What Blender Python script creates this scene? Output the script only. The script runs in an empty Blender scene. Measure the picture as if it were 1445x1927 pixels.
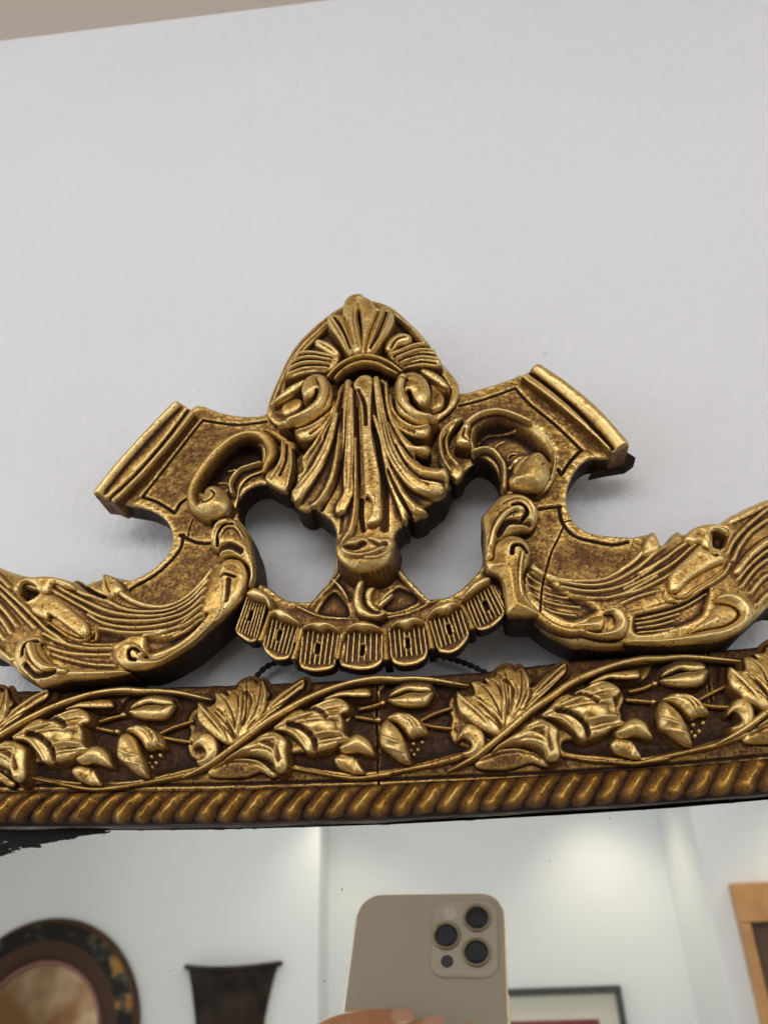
import bpy, bmesh, math, random
import numpy as np
from mathutils import Matrix, Vector

# ------------------------------------------------------------------ camera
FPX = 1448.0                      # focal length in photograph pixels (26 mm equivalent phone lens)
CX, CY = 722.5, 963.5
GLASS = 0.200                     # the lens is 200 mm in front of the looking-glass
N_c = np.array([173.0, 825.0, FPX]); N_c /= np.linalg.norm(N_c)
_hy = -0.080
H_c = np.array([1.0, _hy, -(173.0 + 825.0*_hy)/FPX]); H_c /= np.linalg.norm(H_c)
U_c = np.cross(H_c, N_c)
RW = np.stack([H_c, N_c, U_c])    # rows: world axes in camera space (x right, y down, z forward)

scene = bpy.context.scene
cam_d = bpy.data.cameras.new('camera')
cam = bpy.data.objects.new('camera', cam_d)
scene.collection.objects.link(cam)
_r = RW @ np.array([1.0, 0, 0]); _u = RW @ np.array([0, -1.0, 0]); _b = RW @ np.array([0, 0, -1.0])
CAM_M = Matrix(((_r[0], _u[0], _b[0], 0), (_r[1], _u[1], _b[1], 0), (_r[2], _u[2], _b[2], 0), (0, 0, 0, 1)))
cam.matrix_world = CAM_M
cam_d.sensor_fit = 'VERTICAL'
cam_d.sensor_height = 34.6
cam_d.lens = 34.6*FPX/1927.0
cam_d.clip_start = 0.002
cam_d.clip_end = 60
cam_d.dof.use_dof = True
cam_d.dof.focus_distance = 0.215
cam_d.dof.aperture_fstop = 17.0
scene.camera = cam

# ------------------------------------------------------------------ world, lamps, exposure
world = bpy.data.worlds.new('World'); scene.world = world; world.use_nodes = True
bg = world.node_tree.nodes['Background']
bg.inputs[0].default_value = (0.92, 0.96, 1.0, 1); bg.inputs[1].default_value = 0.72

def area_lamp(name, loc, target, sx, sy, power, col):
    d = bpy.data.lights.new(name, 'AREA'); d.shape = 'RECTANGLE'; d.size = sx; d.size_y = sy
    d.energy = power; d.color = col
    o = bpy.data.objects.new(name, d); scene.collection.objects.link(o)
    o.location = loc
    o.rotation_euler = (Vector(target)-Vector(loc)).to_track_quat('-Z', 'Y').to_euler()
    return o
def spot_lamp(name, loc, target, power, col, size, blend=0.9, rad=0.03):
    d = bpy.data.lights.new(name, 'SPOT'); d.energy = power; d.color = col; d.spot_size = math.radians(size)
    d.spot_blend = blend; d.shadow_soft_size = rad
    o = bpy.data.objects.new(name, d); scene.collection.objects.link(o); o.location = loc
    o.rotation_euler = (Vector(target)-Vector(loc)).to_track_quat('-Z', 'Y').to_euler()
    return o
area_lamp('ceiling_light', (-0.10, -0.95, 0.33), (0, 0.2, 0.10), 1.3, 0.22, 7.2, (1.0, 0.98, 0.96))
area_lamp('window_light_left', (-1.40, -0.55, 0.02), (0, 0.2, 0.08), 1.2, 1.0, 7.5, (0.96, 0.985, 1.0))
area_lamp('window_light_right', (1.05, -0.80, 0.10), (0.05, 0.2, 0.05), 0.70, 0.80, 3.2, (1.0, 0.97, 0.93))
area_lamp('back_wall_fill', (0.0, -0.55, 0.36), (0.05, -1.6, 0.0), 1.2, 0.20, 4.0, (0.93, 0.97, 1.0))  # added fill lamp, no such fixture seen; brightens the far walls
for x_, y_, e_ in ((-0.28, -1.40, 3.0), (0.30, -1.44, 4.6), (0.72, -1.14, 4.6)):
    spot_lamp('downlight', (x_, y_, 0.38), (x_, y_-0.12, -0.4), e_, (1.0, 0.88, 0.66), 100)

vs = scene.view_settings
vs.view_transform = 'Standard'; vs.look = 'None'; vs.gamma = 1.0; vs.exposure = -0.38
vs.use_curve_mapping = False
scene.cycles.use_denoising = True
scene.cycles.max_bounces = 6
scene.cycles.use_adaptive_sampling = True
scene.cycles.adaptive_threshold = 0.025
scene.cycles.sample_clamp_indirect = 6.0

# ------------------------------------------------------------------ from photograph to place
MM = 0.001
def unproject(pts, h):
    """points of the photograph -> (x, z) metres on the upright plane h millimetres in front of the glass"""
    p = np.asarray(pts, float).reshape(-1, 2)
    v = np.column_stack([p[:, 0]-CX, p[:, 1]-CY, np.full(len(p), FPX)]) @ RW.T
    t = (GLASS - np.asarray(h)*MM)/v[:, 1]
    return np.column_stack([v[:, 0]*t, v[:, 2]*t])
def behind(px, py, depth):
    """a thing seen in the glass -> its real place, depth metres behind the lens (y = -depth)"""
    q = unproject([(px, py)], -(2*GLASS + depth - GLASS)*1000)[0]
    return Vector((q[0], -depth, q[1]))
REG = {'T1': (480, 540), 'T2': (480, 780), 'L1': (160, 720), 'R1': (820, 680), 'L2': (0, 980), 'L3': (280, 940),
       'M': (560, 1020), 'R2': (860, 900), 'R3': (1085, 920), 'B1': (0, 1240), 'B2': (340, 1240), 'B3': (660, 1220), 'B4': (1045, 1200)}
def C(reg, pts):
    s = 1445/360.0 if reg == 'R3' else 1445/400.0
    ox, oy = REG[reg]
    return [(ox + x/s, oy + y/s) for x, y in pts]

def catmull(P, closed, n):
    P = np.asarray(P, float)
    if n <= 1 or len(P) < 3: return P
    m = len(P); out = []
    rng = range(m) if closed else range(m-1)
    for i in rng:
        if closed: p0, p1, p2, p3 = P[i-1], P[i], P[(i+1) % m], P[(i+2) % m]
        else: p0, p1, p2, p3 = P[max(i-1, 0)], P[i], P[i+1], P[min(i+2, m-1)]
        for k in range(n):
            t = k/n
            out.append(0.5*((2*p1)+(-p0+p2)*t+(2*p0-5*p1+4*p2-p3)*t*t+(-p0+3*p1-3*p2+p3)*t**3))
    if not closed: out.append(P[-1])
    return np.array(out)

def seg_dist(X, Z, P, closed):
    """distance to a polyline, parameter along it 0..1, and the nearest point"""
    Q = np.vstack([P, P[:1]]) if closed else P
    L = np.r_[0, np.cumsum(np.hypot(*(Q[1:]-Q[:-1]).T))]; tot = max(L[-1], 1e-9)
    best = np.full(X.shape, 1e9); par = np.zeros(X.shape); nx = np.zeros(X.shape); nz = np.zeros(X.shape)
    for i in range(len(Q)-1):
        a, b = Q[i], Q[i+1]; d = b-a; l2 = d@d
        if l2 < 1e-18: continue
        t = np.clip(((X-a[0])*d[0]+(Z-a[1])*d[1])/l2, 0, 1)
        qx = a[0]+t*d[0]; qz = a[1]+t*d[1]
        dd = (X-qx)**2+(Z-qz)**2
        m = dd < best
        best[m] = dd[m]; par[m] = (L[i]+t*math.sqrt(l2))[m]/tot; nx[m] = qx[m]; nz[m] = qz[m]
    return np.sqrt(best), par, nx, nz
def inside_of(X, Z, loops):
    ins = np.zeros(X.shape, bool)
    for P in loops:
        Q = np.vstack([P, P[:1]])
        for i in range(len(Q)-1):
            (x0, z0), (x1, z1) = Q[i], Q[i+1]
            if z0 == z1: continue
            c = ((z0 > Z) != (z1 > Z)) & (X < (x1-x0)*(Z-z0)/(z1-z0)+x0)
            ins ^= c
    return ins
def vnoise(shape, cell, rs):
    """smooth value noise on a grid, -1..1; cell in grid steps"""
    ny, nx = shape
    gy, gx = int(ny/cell)+3, int(nx/cell)+3
    g = rs.rand(gy, gx)*2-1
    y = np.arange(ny)/cell; x = np.arange(nx)/cell
    iy = y.astype(int); ix = x.astype(int)
    fy = y-iy; fx = x-ix; fy = fy*fy*(3-2*fy); fx = fx*fx*(3-2*fx)
    a = g[np.ix_(iy, ix)]; b = g[np.ix_(iy, ix+1)]; c = g[np.ix_(iy+1, ix)]; d = g[np.ix_(iy+1, ix+1)]
    return (a*(1-fx)+b*fx)*(1-fy)[:, None]+(c*(1-fx)+d*fx)*fy[:, None]
def boxblur(A, r):
    for ax in (0, 1):
        n = A.shape[ax]
        pad = [(0, 0), (0, 0)]; pad[ax] = (r+1, r)
        Cs = np.cumsum(np.pad(A, pad, mode='edge'), axis=ax)
        hi = np.take(Cs, np.arange(2*r+1, 2*r+1+n), axis=ax); lo = np.take(Cs, np.arange(0, n), axis=ax)
        A = (hi-lo)/(2*r+1)
    return A

# ------------------------------------------------------------------ objects
COL = scene.collection
def tag(o, label=None, cat=None, group=None, kind=None):
    if label: o['label'] = label
    if cat: o['category'] = cat
    if group: o['group'] = group
    if kind: o['kind'] = kind
    return o
def empty(name, loc):
    o = bpy.data.objects.new(name, None); COL.objects.link(o); o.location = loc; o.empty_display_size = 0.02
    return o
WORLD_LOC = {}
def add_obj(name, me, parent, origin):
    """mesh data is relative to origin (world); parented objects keep that place"""
    o = bpy.data.objects.new(name, me); COL.objects.link(o)
    WORLD_LOC[o] = Vector(origin)
    if parent is not None:
        o.parent = parent
        base = WORLD_LOC.get(parent, parent.location if parent.parent is None else Vector())
        o.location = Vector(origin)-base
    else: o.location = origin
    return o
def mesh_np(name, V, F, mat, cv=None, smooth=True):
    me = bpy.data.meshes.new(name)
    V = np.asarray(V, np.float32); F = np.asarray(F, np.int32)
    k = F.shape[1]
    me.vertices.add(len(V)); me.vertices.foreach_set('co', V.ravel())
    me.loops.add(F.size); me.loops.foreach_set('vertex_index', F.ravel())
    me.polygons.add(len(F))
    me.polygons.foreach_set('loop_start', np.arange(len(F), dtype=np.int32)*k)
    try: me.polygons.foreach_set('loop_total', np.full(len(F), k, np.int32))
    except Exception: pass
    me.polygons.foreach_set('use_smooth', np.full(len(F), smooth))
    if cv is not None:
        a = me.attributes.new('cv', 'FLOAT', 'POINT'); a.data.foreach_set('value', np.asarray(cv, np.float32))
    me.update(calc_edges=True); me.validate()
    if mat is not None: me.materials.append(mat)
    return me

def side_cuts(feats, h, rw, amt):
    """tool cuts that run along both sides of each carved ridge"""
    out = []
    for f in feats:
        if f[0] not in 'rs' or f[3] < 0.6: continue
        P = catmull(unproject(f[1], h)*1000, False, 5)
        if len(P) < 3: continue
        w0, w1 = f[2] if isinstance(f[2], tuple) else (f[2], f[2])
        T = np.gradient(P, axis=0); T /= np.maximum(np.linalg.norm(T, axis=1), 1e-9)[:, None]
        N = np.column_stack([-T[:, 1], T[:, 0]]); w = np.linspace(w0, w1, len(P))[:, None]*rw
        for sgn in ((-0.85, 0.85) if f[0] == 's' else (-0.95, -0.45, 0.45, 0.95)):
            out.append(('F', P+N*w*sgn, 0.30, amt*(1.0 if abs(sgn) > 0.5 else 0.55)))
    return out
_seed = [0]
LIFT = None       # when set, a function (x, z) -> mm that bends the ground the pieces are carved on
def carve(name, parent, loops, h, back, feats=(), edge=1.0, drop=1.2, dome=0.0, domer=None, tilt=None, res=0.28,
          mat=None, rough=0.10, smooth=4, base=0.0, ragged=0.0, raw=None, cvr=1.2, rw=1.0, gs=1.0, flare=None, cuts=0.0, ra=1.0):
    """one carved piece of wood: an outline with thickness and a worked relief on its face (all heights in mm).
    loops: outline in photograph points (a list of outlines: the further ones are holes)
    feats: ('v' is a fine vein cut)  ('r'|'s'|'g'|'G', points, half width mm or (start, end), amount mm)  ridge, sharp ridge, groove, soft groove
           ('a', polygon, amount, softness mm)  raise or sink an area;  ('c', ...)  an area darkened by soil, in the scroll panels by painted shade
    tilt:  ((px,py,dh), ...) three points that tilt the face"""
    _seed[0] += 1; rs = np.random.RandomState(_seed[0]*7+3)
    if not isinstance(loops[0][0], (tuple, list)): loops = [loops]
    LP = [catmull(unproject(l, h)*1000, True, smooth) for l in loops]
    if ragged:
        for i, P in enumerate(LP):
            k = len(P); w = rs.rand(k, 2)-0.5; LP[i] = P + ragged*w
    allp = np.vstack(LP)
    lo = allp.min(0)-2*res; hi = allp.max(0)+2*res
    xs = np.arange(lo[0], hi[0]+res, res); zs = np.arange(lo[1], hi[1]+res, res)
    X, Z = np.meshgrid(xs, zs)
    ins = inside_of(X, Z, LP)
    D = np.full(X.shape, 1e9); NX = np.zeros(X.shape); NZ = np.zeros(X.shape)
    for P in LP:
        d, _, ax, az = seg_dist(X, Z, P, True)
        m = d < D; D[m] = d[m]; NX[m] = ax[m]; NZ[m] = az[m]
    di = np.where(ins, D, 0.0)
    Hh = np.full(X.shape, float(h))
    if tilt is not None:
        tp = np.array([list(unproject([t[:2]], h)[0]*1000)+[1.0] for t in tilt])
        if len(tp) == 3: co = np.linalg.solve(tp, np.array([t[2] for t in tilt]))
        else: co = np.linalg.lstsq(tp, np.array([t[2] for t in tilt]), rcond=None)[0]
        Hh += co[0]*X+co[1]*Z+co[2]
    if LIFT is not None: Hh += LIFT(X, Z)
    if dome:
        R = domer or max(di.max(), 1e-6)
        q = np.clip(di/R, 0, 1); Hh += dome*np.sqrt(np.clip(1-(1-q)**2, 0, 1))
    if edge > 0:
        q = np.clip(di/edge, 0, 1); Hh -= drop*(1-np.sqrt(np.clip(1-(1-q)**2, 0, 1)))
    up = np.zeros(X.shape); dn = np.zeros(X.shape); area = np.zeros(X.shape); soil_shade = np.zeros(X.shape); fine = np.zeros(X.shape)
    feats = list(feats)
    if cuts: feats += side_cuts(feats, h, rw, cuts)
    for f in feats:
        k = f[0]
        if k in 'ac':
            P = catmull(unproject(f[1], h)*1000, True, 4)
            i2 = inside_of(X, Z, [P]); d2 = seg_dist(X, Z, P, True)[0]
            q = np.clip(np.where(i2, d2, 0)/max(f[3], 1e-3), 0, 1); q = f[2]*q*q*(3-2*q)
            if k == 'a': area += q
            else: soil_shade = np.minimum(soil_shade, q)
            continue
        P = catmull(unproject(f[1], h)*1000, False, 5) if k != 'F' else f[1]
        w0, w1 = f[2] if isinstance(f[2], tuple) else (f[2], f[2])
        if k in 'rs': w0, w1 = w0*rw, w1*rw
        wm = max(w0, w1)
        bx = (xs > P[:, 0].min()-wm) & (xs < P[:, 0].max()+wm); bz = (zs > P[:, 1].min()-wm) & (zs < P[:, 1].max()+wm)
        if not bx.any() or not bz.any(): continue
        sl = np.ix_(bz, bx)
        d, t, _, _ = seg_dist(X[sl], Z[sl], P, False)
        w = w0+(w1-w0)*t
        q = np.clip(d/w, 0, 1)
        if k == 'r': v = (1-q*q)**0.8; up[sl] = np.maximum(up[sl], ra*f[3]*v)
        elif k == 's': v = (1-q)**1.4; up[sl] = np.maximum(up[sl], ra*f[3]*v)
        elif k == 'p': v = np.clip((1-q)*2.4, 0, 1); v = v*v*(3-2*v); up[sl] = np.maximum(up[sl], f[3]*v*(0.82+0.18*(1-q*q)))
        elif k == 'g': v = np.clip((1-q)*2.0, 0, 1); dn[sl] = np.maximum(dn[sl], gs*f[3]*v)
        elif k in 'Fv': v = (1-q)**0.8; fine[sl] = np.maximum(fine[sl], f[3]*v*np.sin(np.pi*np.clip(t, 0.02, 0.98))**0.5)
        elif k == 'G': v = (1-q*q)**1.2; dn[sl] = np.maximum(dn[sl], gs*f[3]*v)
    Hh += up-dn+area-fine
    n1 = vnoise(X.shape, 2.2/res, rs); n2 = vnoise(X.shape, 0.9/res, rs)
    n3 = vnoise(X.shape, max(1.6, 0.45/res), rs)
    Hh += rough*(0.75*n1+0.5*n2+0.3*n3)
    # how proud or how deep each point lies against its surroundings: where gilding rubs through or dirt stays
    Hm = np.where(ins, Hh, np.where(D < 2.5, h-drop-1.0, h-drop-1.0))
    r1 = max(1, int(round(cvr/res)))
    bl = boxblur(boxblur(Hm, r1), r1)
    cvv = np.clip((Hh-bl)/0.85, -1.2, 1.0)+base+soil_shade
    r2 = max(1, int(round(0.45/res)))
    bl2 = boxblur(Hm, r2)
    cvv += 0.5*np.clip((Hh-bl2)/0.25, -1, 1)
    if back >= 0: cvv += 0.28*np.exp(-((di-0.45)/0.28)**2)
    # snap the rim of the grid to the outline
    cell = ins[:-1, :-1] | ins[1:, :-1] | ins[:-1, 1:] | ins[1:, 1:]
    snap = (~ins) | (D < 0.33*res)
    Xs = np.where(snap, NX, X); Zs = np.where(snap, NZ, Z)
    if edge > 0: Hs = np.where(~ins, np.minimum(Hh, h-drop+up-dn), Hh)
    else: Hs = Hh
    Hs = np.maximum(Hs, back+0.1)
    idx = np.arange(X.size).reshape(X.shape)
    q = np.stack([idx[:-1, :-1][cell], idx[:-1, 1:][cell], idx[1:, 1:][cell], idx[1:, :-1][cell]], 1)
    cp = np.pad(cell, 1)
    E = []
    for (dy, dx), (a, b) in {(-1, 0): (0, 1), (0, 1): (1, 2), (1, 0): (2, 3), (0, -1): (3, 0)}.items():
        nb = cp[1+dy:cp.shape[0]-1+dy, 1+dx:cp.shape[1]-1+dx]
        m = (cell & ~nb)[cell]
        E.append(np.stack([q[m, a], q[m, b]], 1))
    E = np.vstack(E)
    V = np.stack([Xs.ravel(), GLASS*1000-Hs.ravel(), Zs.ravel()], 1)
    bi = np.unique(E)
    fl = (min(1.1, 0.28*(h-back)) if back >= 3 else 0.0) if flare is None else flare
    SD = np.where(ins, D, -D); gz, gxx = np.gradient(SD, res); gl = np.maximum(np.hypot(gz, gxx), 1e-6)
    ox = (-gxx/gl).ravel()[bi]; oz = (-gz/gl).ravel()[bi]
    top = V[bi].copy(); bot = top.copy(); bot[:, 1] = GLASS*1000-back
    mid = top.copy(); mid[:, 1] = np.minimum(mid[:, 1]+0.8, bot[:, 1])
    if fl:      # carved out of the ground: the sides run out into it
        mid[:, 1] = top[:, 1]+0.5*(bot[:, 1]-top[:, 1]); mid[:, 0] += 0.28*fl*ox; mid[:, 2] += 0.28*fl*oz
        bot[:, 0] += fl*ox; bot[:, 2] += fl*oz
    if ragged:
        j = (rs.rand(len(bi), 3)-0.5)*ragged*0.8; bot += j; bot[:, 1] = GLASS*1000-back+j[:, 1]
    n0 = len(V); nb_ = len(bi)
    loc = np.searchsorted(bi, E)
    S = np.vstack([np.stack([loc[:, 1]+n0, loc[:, 0]+n0, loc[:, 0]+n0+nb_, loc[:, 1]+n0+nb_], 1),
                   np.stack([loc[:, 1]+n0+nb_, loc[:, 0]+n0+nb_, loc[:, 0]+n0+2*nb_, loc[:, 1]+n0+2*nb_], 1)])
    Vall = np.vstack([V, top, mid, bot]); F = np.vstack([q, S])
    rv = (-0.9 if back < 2 else -0.35) if raw is None else raw
    cva = np.r_[cvv.ravel(), np.clip(cvv.ravel()[bi], -1, 0.1+base), np.full(nb_, rv*0.75+(0.1 if fl else 0)), np.full(nb_, rv*1.2-(0.25 if fl else 0))]
    used = np.zeros(len(Vall), bool); used[F.ravel()] = True
    mp = np.cumsum(used)-1
    Vall = Vall[used]; F = mp[F]; cva = cva[used]
    org = np.array([allp[:, 0].mean(), GLASS*1000-h, allp[:, 1].mean()])
    me = mesh_np(name, (Vall-org)*MM, F, mat, cva)
    return add_obj(name, me, parent, org*MM)

def sweep(name, parent, pts, w, h, t, back=None, mat=None, n=6, base=0.25, closed=False, wob=0.0):
    """a carved stem or rim: a half-round ridge that follows pts; w half widths (mm), t its rise above h (mm)"""
    _seed[0] += 1; rs = np.random.RandomState(_seed[0]*5+1)
    k = len(pts)
    ws = np.interp(np.linspace(0, 1, k), np.linspace(0, 1, len(w)), w) if isinstance(w, (list, tuple)) else np.full(k, float(w))
    hs = np.interp(np.linspace(0, 1, k), np.linspace(0, 1, len(h)), h) if isinstance(h, (list, tuple)) else np.full(k, float(h))
    XZ = np.array([unproject([p], hh+t)[0]*1000 for p, hh in zip(pts, hs)])
    if LIFT is not None: hs = hs+LIFT(XZ[:, 0], XZ[:, 1])
    A = catmull(np.column_stack([XZ, ws, hs]), closed, n)
    P = A[:, :2]; m = len(P)
    T = np.gradient(P, axis=0); T /= np.maximum(np.linalg.norm(T, axis=1), 1e-9)[:, None]
    Nn = np.column_stack([-T[:, 1], T[:, 0]])
    b = (min(hs)-2.0) if back is None else back
    ang = np.linspace(0, math.pi, 11)
    rings = []; cvs = []
    lump = 1+wob*np.interp(np.arange(m), np.arange(0, m+4, 4), rs.rand(len(np.arange(0, m+4, 4)))*2-1)
    for i in range(m):
        r = []
        ww = A[i, 2]*lump[i]
        p = P[i]-Nn[i]*ww; r.append((p[0], GLASS*1000-b, p[1]))
        for a in ang:
            p = P[i]-Nn[i]*ww*math.cos(a); r.append((p[0], GLASS*1000-(A[i, 3]+t*math.sin(a)*lump[i]), p[1]))
        p = P[i]+Nn[i]*ww; r.append((p[0], GLASS*1000-b, p[1]))
        rings.append(r)
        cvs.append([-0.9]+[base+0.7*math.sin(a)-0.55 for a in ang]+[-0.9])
    k = len(rings[0]); V = np.array(rings).reshape(-1, 3); cv = np.array(cvs).ravel()
    F = []
    for i in range(m-1):
        for j in range(k-1):
            F.append((i*k+j, i*k+j+1, (i+1)*k+j+1, (i+1)*k+j))
    F = [f[::-1] for f in F]
    for i, s in ((0, 1), (m-1, -1)):          # close the ends
        for j in range(k//2):
            if j+1 < k-1-j:
                f = (i*k+j, i*k+j+1, i*k+max(k-2-j, j+1), i*k+k-1-j)
                if len(set(f)) == 4: F.append(f if s > 0 else f[::-1])
    org = V.mean(0)
    me = mesh_np(name, (V-org)*MM, F, mat, cv)
    return add_obj(name, me, parent, org*MM)
# ------------------------------------------------------------------ materials
def new_mat(name):
    m = bpy.data.materials.new(name); m.use_nodes = True
    nt = m.node_tree; b = nt.nodes['Principled BSDF']
    return m, nt, b
def nd(nt, t, **kw):
    n = nt.nodes.new(t)
    for k, v in kw.items(): setattr(n, k, v)
    return n
def ramp(nt, stops):
    n = nt.nodes.new('ShaderNodeValToRGB'); e = n.color_ramp.elements
    while len(e) < len(stops): e.new(0.5)
    for q, (p, c) in zip(e, stops): q.position = p; q.color = c if len(c) == 4 else (*c, 1)
    return n
def math_n(nt, op, a, b=None, clamp=False):
    n = nt.nodes.new('ShaderNodeMath'); n.operation = op; n.use_clamp = clamp
    for i, v in enumerate((a, b)):
        if v is None: continue
        if isinstance(v, (int, float)): n.inputs[i].default_value = v
        else: nt.links.new(v, n.inputs[i])
    return n.outputs[0]

def gilt(name, bias=0.0, worn=1.0, dark=(0.022, 0.010, 0.005), red=(0.150, 0.070, 0.026), gold=(0.50, 0.315, 0.092), pale=(0.72, 0.535, 0.23), stipple=0.0):
    """old gilding: bright where it stands proud, rubbed to red-brown bole and dark dirt where it lies deep"""
    m, nt, b = new_mat(name); L = nt.links.new
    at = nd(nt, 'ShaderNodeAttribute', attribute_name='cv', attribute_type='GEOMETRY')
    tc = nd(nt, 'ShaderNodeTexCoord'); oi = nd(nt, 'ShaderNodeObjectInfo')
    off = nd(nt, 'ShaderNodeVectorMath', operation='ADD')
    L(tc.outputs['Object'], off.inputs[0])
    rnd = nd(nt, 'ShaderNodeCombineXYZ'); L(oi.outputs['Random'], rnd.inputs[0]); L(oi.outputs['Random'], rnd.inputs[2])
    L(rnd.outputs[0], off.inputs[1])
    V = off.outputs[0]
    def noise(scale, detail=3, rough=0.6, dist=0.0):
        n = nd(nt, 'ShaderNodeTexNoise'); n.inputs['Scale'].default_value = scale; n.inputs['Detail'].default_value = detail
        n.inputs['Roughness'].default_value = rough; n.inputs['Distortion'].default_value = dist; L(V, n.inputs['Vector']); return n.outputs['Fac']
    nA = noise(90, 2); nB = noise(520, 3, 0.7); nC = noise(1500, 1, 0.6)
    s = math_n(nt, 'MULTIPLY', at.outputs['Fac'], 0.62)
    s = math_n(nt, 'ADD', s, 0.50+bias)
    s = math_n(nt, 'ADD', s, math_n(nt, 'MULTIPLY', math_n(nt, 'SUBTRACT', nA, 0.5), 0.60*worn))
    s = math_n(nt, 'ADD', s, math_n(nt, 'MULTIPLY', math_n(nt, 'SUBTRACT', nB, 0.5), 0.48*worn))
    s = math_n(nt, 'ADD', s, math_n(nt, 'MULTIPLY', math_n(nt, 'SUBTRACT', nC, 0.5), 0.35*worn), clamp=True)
    # small pits with dirt in them
    vo = nd(nt, 'ShaderNodeTexVoronoi'); vo.inputs['Scale'].default_value = 1450; L(V, vo.inputs['Vector'])
    sel = math_n(nt, 'GREATER_THAN', noise(170, 2), 0.47)
    hs = nd(nt, 'ShaderNodeSeparateColor'); L(vo.outputs['Color'], hs.inputs[0])
    rad = math_n(nt, 'MULTIPLY', hs.outputs[0], 0.42)
    pit = math_n(nt, 'MULTIPLY', math_n(nt, 'MULTIPLY', math_n(nt, 'SUBTRACT', rad, vo.outputs['Distance']), 9.0, clamp=True), sel, clamp=True)
    s2 = math_n(nt, 'SUBTRACT', s, math_n(nt, 'MULTIPLY', pit, 0.60*worn), clamp=True)
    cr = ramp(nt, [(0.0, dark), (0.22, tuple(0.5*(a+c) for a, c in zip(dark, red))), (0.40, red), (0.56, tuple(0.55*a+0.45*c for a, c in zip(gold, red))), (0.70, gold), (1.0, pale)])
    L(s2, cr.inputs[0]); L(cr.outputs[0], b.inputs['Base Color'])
    me = nd(nt, 'ShaderNodeMapRange'); L(s2, me.inputs[0]); me.inputs[1].default_value = 0.25; me.inputs[2].default_value = 0.62; me.inputs[3].default_value = 0.12; me.inputs[4].default_value = 0.93
    L(me.outputs[0], b.inputs['Metallic'])
    ro = nd(nt, 'ShaderNodeMapRange'); L(s2, ro.inputs[0]); ro.inputs[1].default_value = 0.2; ro.inputs[2].default_value = 0.85; ro.inputs[3].default_value = 0.60; ro.inputs[4].default_value = 0.40
    L(math_n(nt, 'ADD', ro.outputs[0], math_n(nt, 'MULTIPLY', math_n(nt, 'SUBTRACT', nB, 0.5), 0.16)), b.inputs['Roughness'])
    hgt = math_n(nt, 'ADD', math_n(nt, 'MULTIPLY', nB, 0.55), math_n(nt, 'MULTIPLY', nC, 0.20))
    hgt = math_n(nt, 'SUBTRACT', hgt, math_n(nt, 'MULTIPLY', pit, 0.55))
    if stipple:
        v2 = nd(nt, 'ShaderNodeTexVoronoi'); v2.inputs['Scale'].default_value = 560; L(V, v2.inputs['Vector'])
        hgt = math_n(nt, 'SUBTRACT', hgt, math_n(nt, 'MULTIPLY', v2.outputs['Distance'], stipple))
    bp = nd(nt, 'ShaderNodeBump'); bp.inputs['Strength'].default_value = 0.55 if not stipple else 0.8; bp.inputs['Distance'].default_value = 0.00030
    L(hgt, bp.inputs['Height']); L(bp.outputs[0], b.inputs['Normal'])
    b.inputs['Specular IOR Level'].default_value = 0.18
    return m
GILT = gilt('old_gilding', bias=-0.04)
GILT_DARK = gilt('dark_worn_gilding', bias=-0.13)
GILT_PANEL = gilt('stippled_gilding', bias=-0.03, stipple=1.5)
GILT_BASE = gilt('band_ground', bias=-0.10, red=(0.105, 0.048, 0.021))
GILT_BRIGHT = gilt('rubbed_bright_gilding', bias=0.10, worn=0.8)
GILT_TAB = gilt('brown_fluted_gilding', bias=-0.13, worn=0.7)
GILT_ROPE = gilt('rope_gilding', bias=-0.02, gold=(0.44, 0.245, 0.045))

def plain(name, col, rough=0.5, metal=0.0, bump=0.0, scale=300.0, var=0.0, spec=0.5, vscale=None):
    m, nt, b = new_mat(name); L = nt.links.new
    b.inputs['Roughness'].default_value = rough; b.inputs['Metallic'].default_value = metal
    b.inputs['Specular IOR Level'].default_value = spec
    b.inputs['Base Color'].default_value = (*col, 1)
    if bump or var:
        tc = nd(nt, 'ShaderNodeTexCoord')
        n = nd(nt, 'ShaderNodeTexNoise'); n.inputs['Scale'].default_value = scale; n.inputs['Detail'].default_value = 4; L(tc.outputs['Object'], n.inputs['Vector'])
        if bump:
            bp = nd(nt, 'ShaderNodeBump'); bp.inputs['Strength'].default_value = 0.5; bp.inputs['Distance'].default_value = bump
            L(n.outputs['Fac'], bp.inputs['Height']); L(bp.outputs[0], b.inputs['Normal'])
        if var:
            n2 = nd(nt, 'ShaderNodeTexNoise'); n2.inputs['Scale'].default_value = vscale or scale*0.12; n2.inputs['Detail'].default_value = 3; L(tc.outputs['Object'], n2.inputs['Vector'])
            cr = ramp(nt, [(0.3, tuple(c*(1-var) for c in col)), (0.7, tuple(min(1, c*(1+var)) for c in col))])
            L(n2.outputs['Fac'], cr.inputs[0]); L(cr.outputs[0], b.inputs['Base Color'])
    return m
WALL = plain('painted_wall', (0.745, 0.765, 0.805), 0.62, bump=0.0013, scale=330, var=0.02, spec=0.3, vscale=9)
CEIL = plain('ceiling_paint', (0.74, 0.63, 0.53), 0.7, bump=0.0003, scale=300)
RAW = plain('raw_dark_wood', (0.022, 0.013, 0.008), 0.85, spec=0.15, bump=0.0004, scale=900, var=0.4)
BLACK_EDGE = plain('blackened_rebate', (0.012, 0.010, 0.009), 0.45, bump=0.0002, scale=700)
CORD = plain('black_cord', (0.012, 0.011, 0.011), 0.6)

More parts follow.
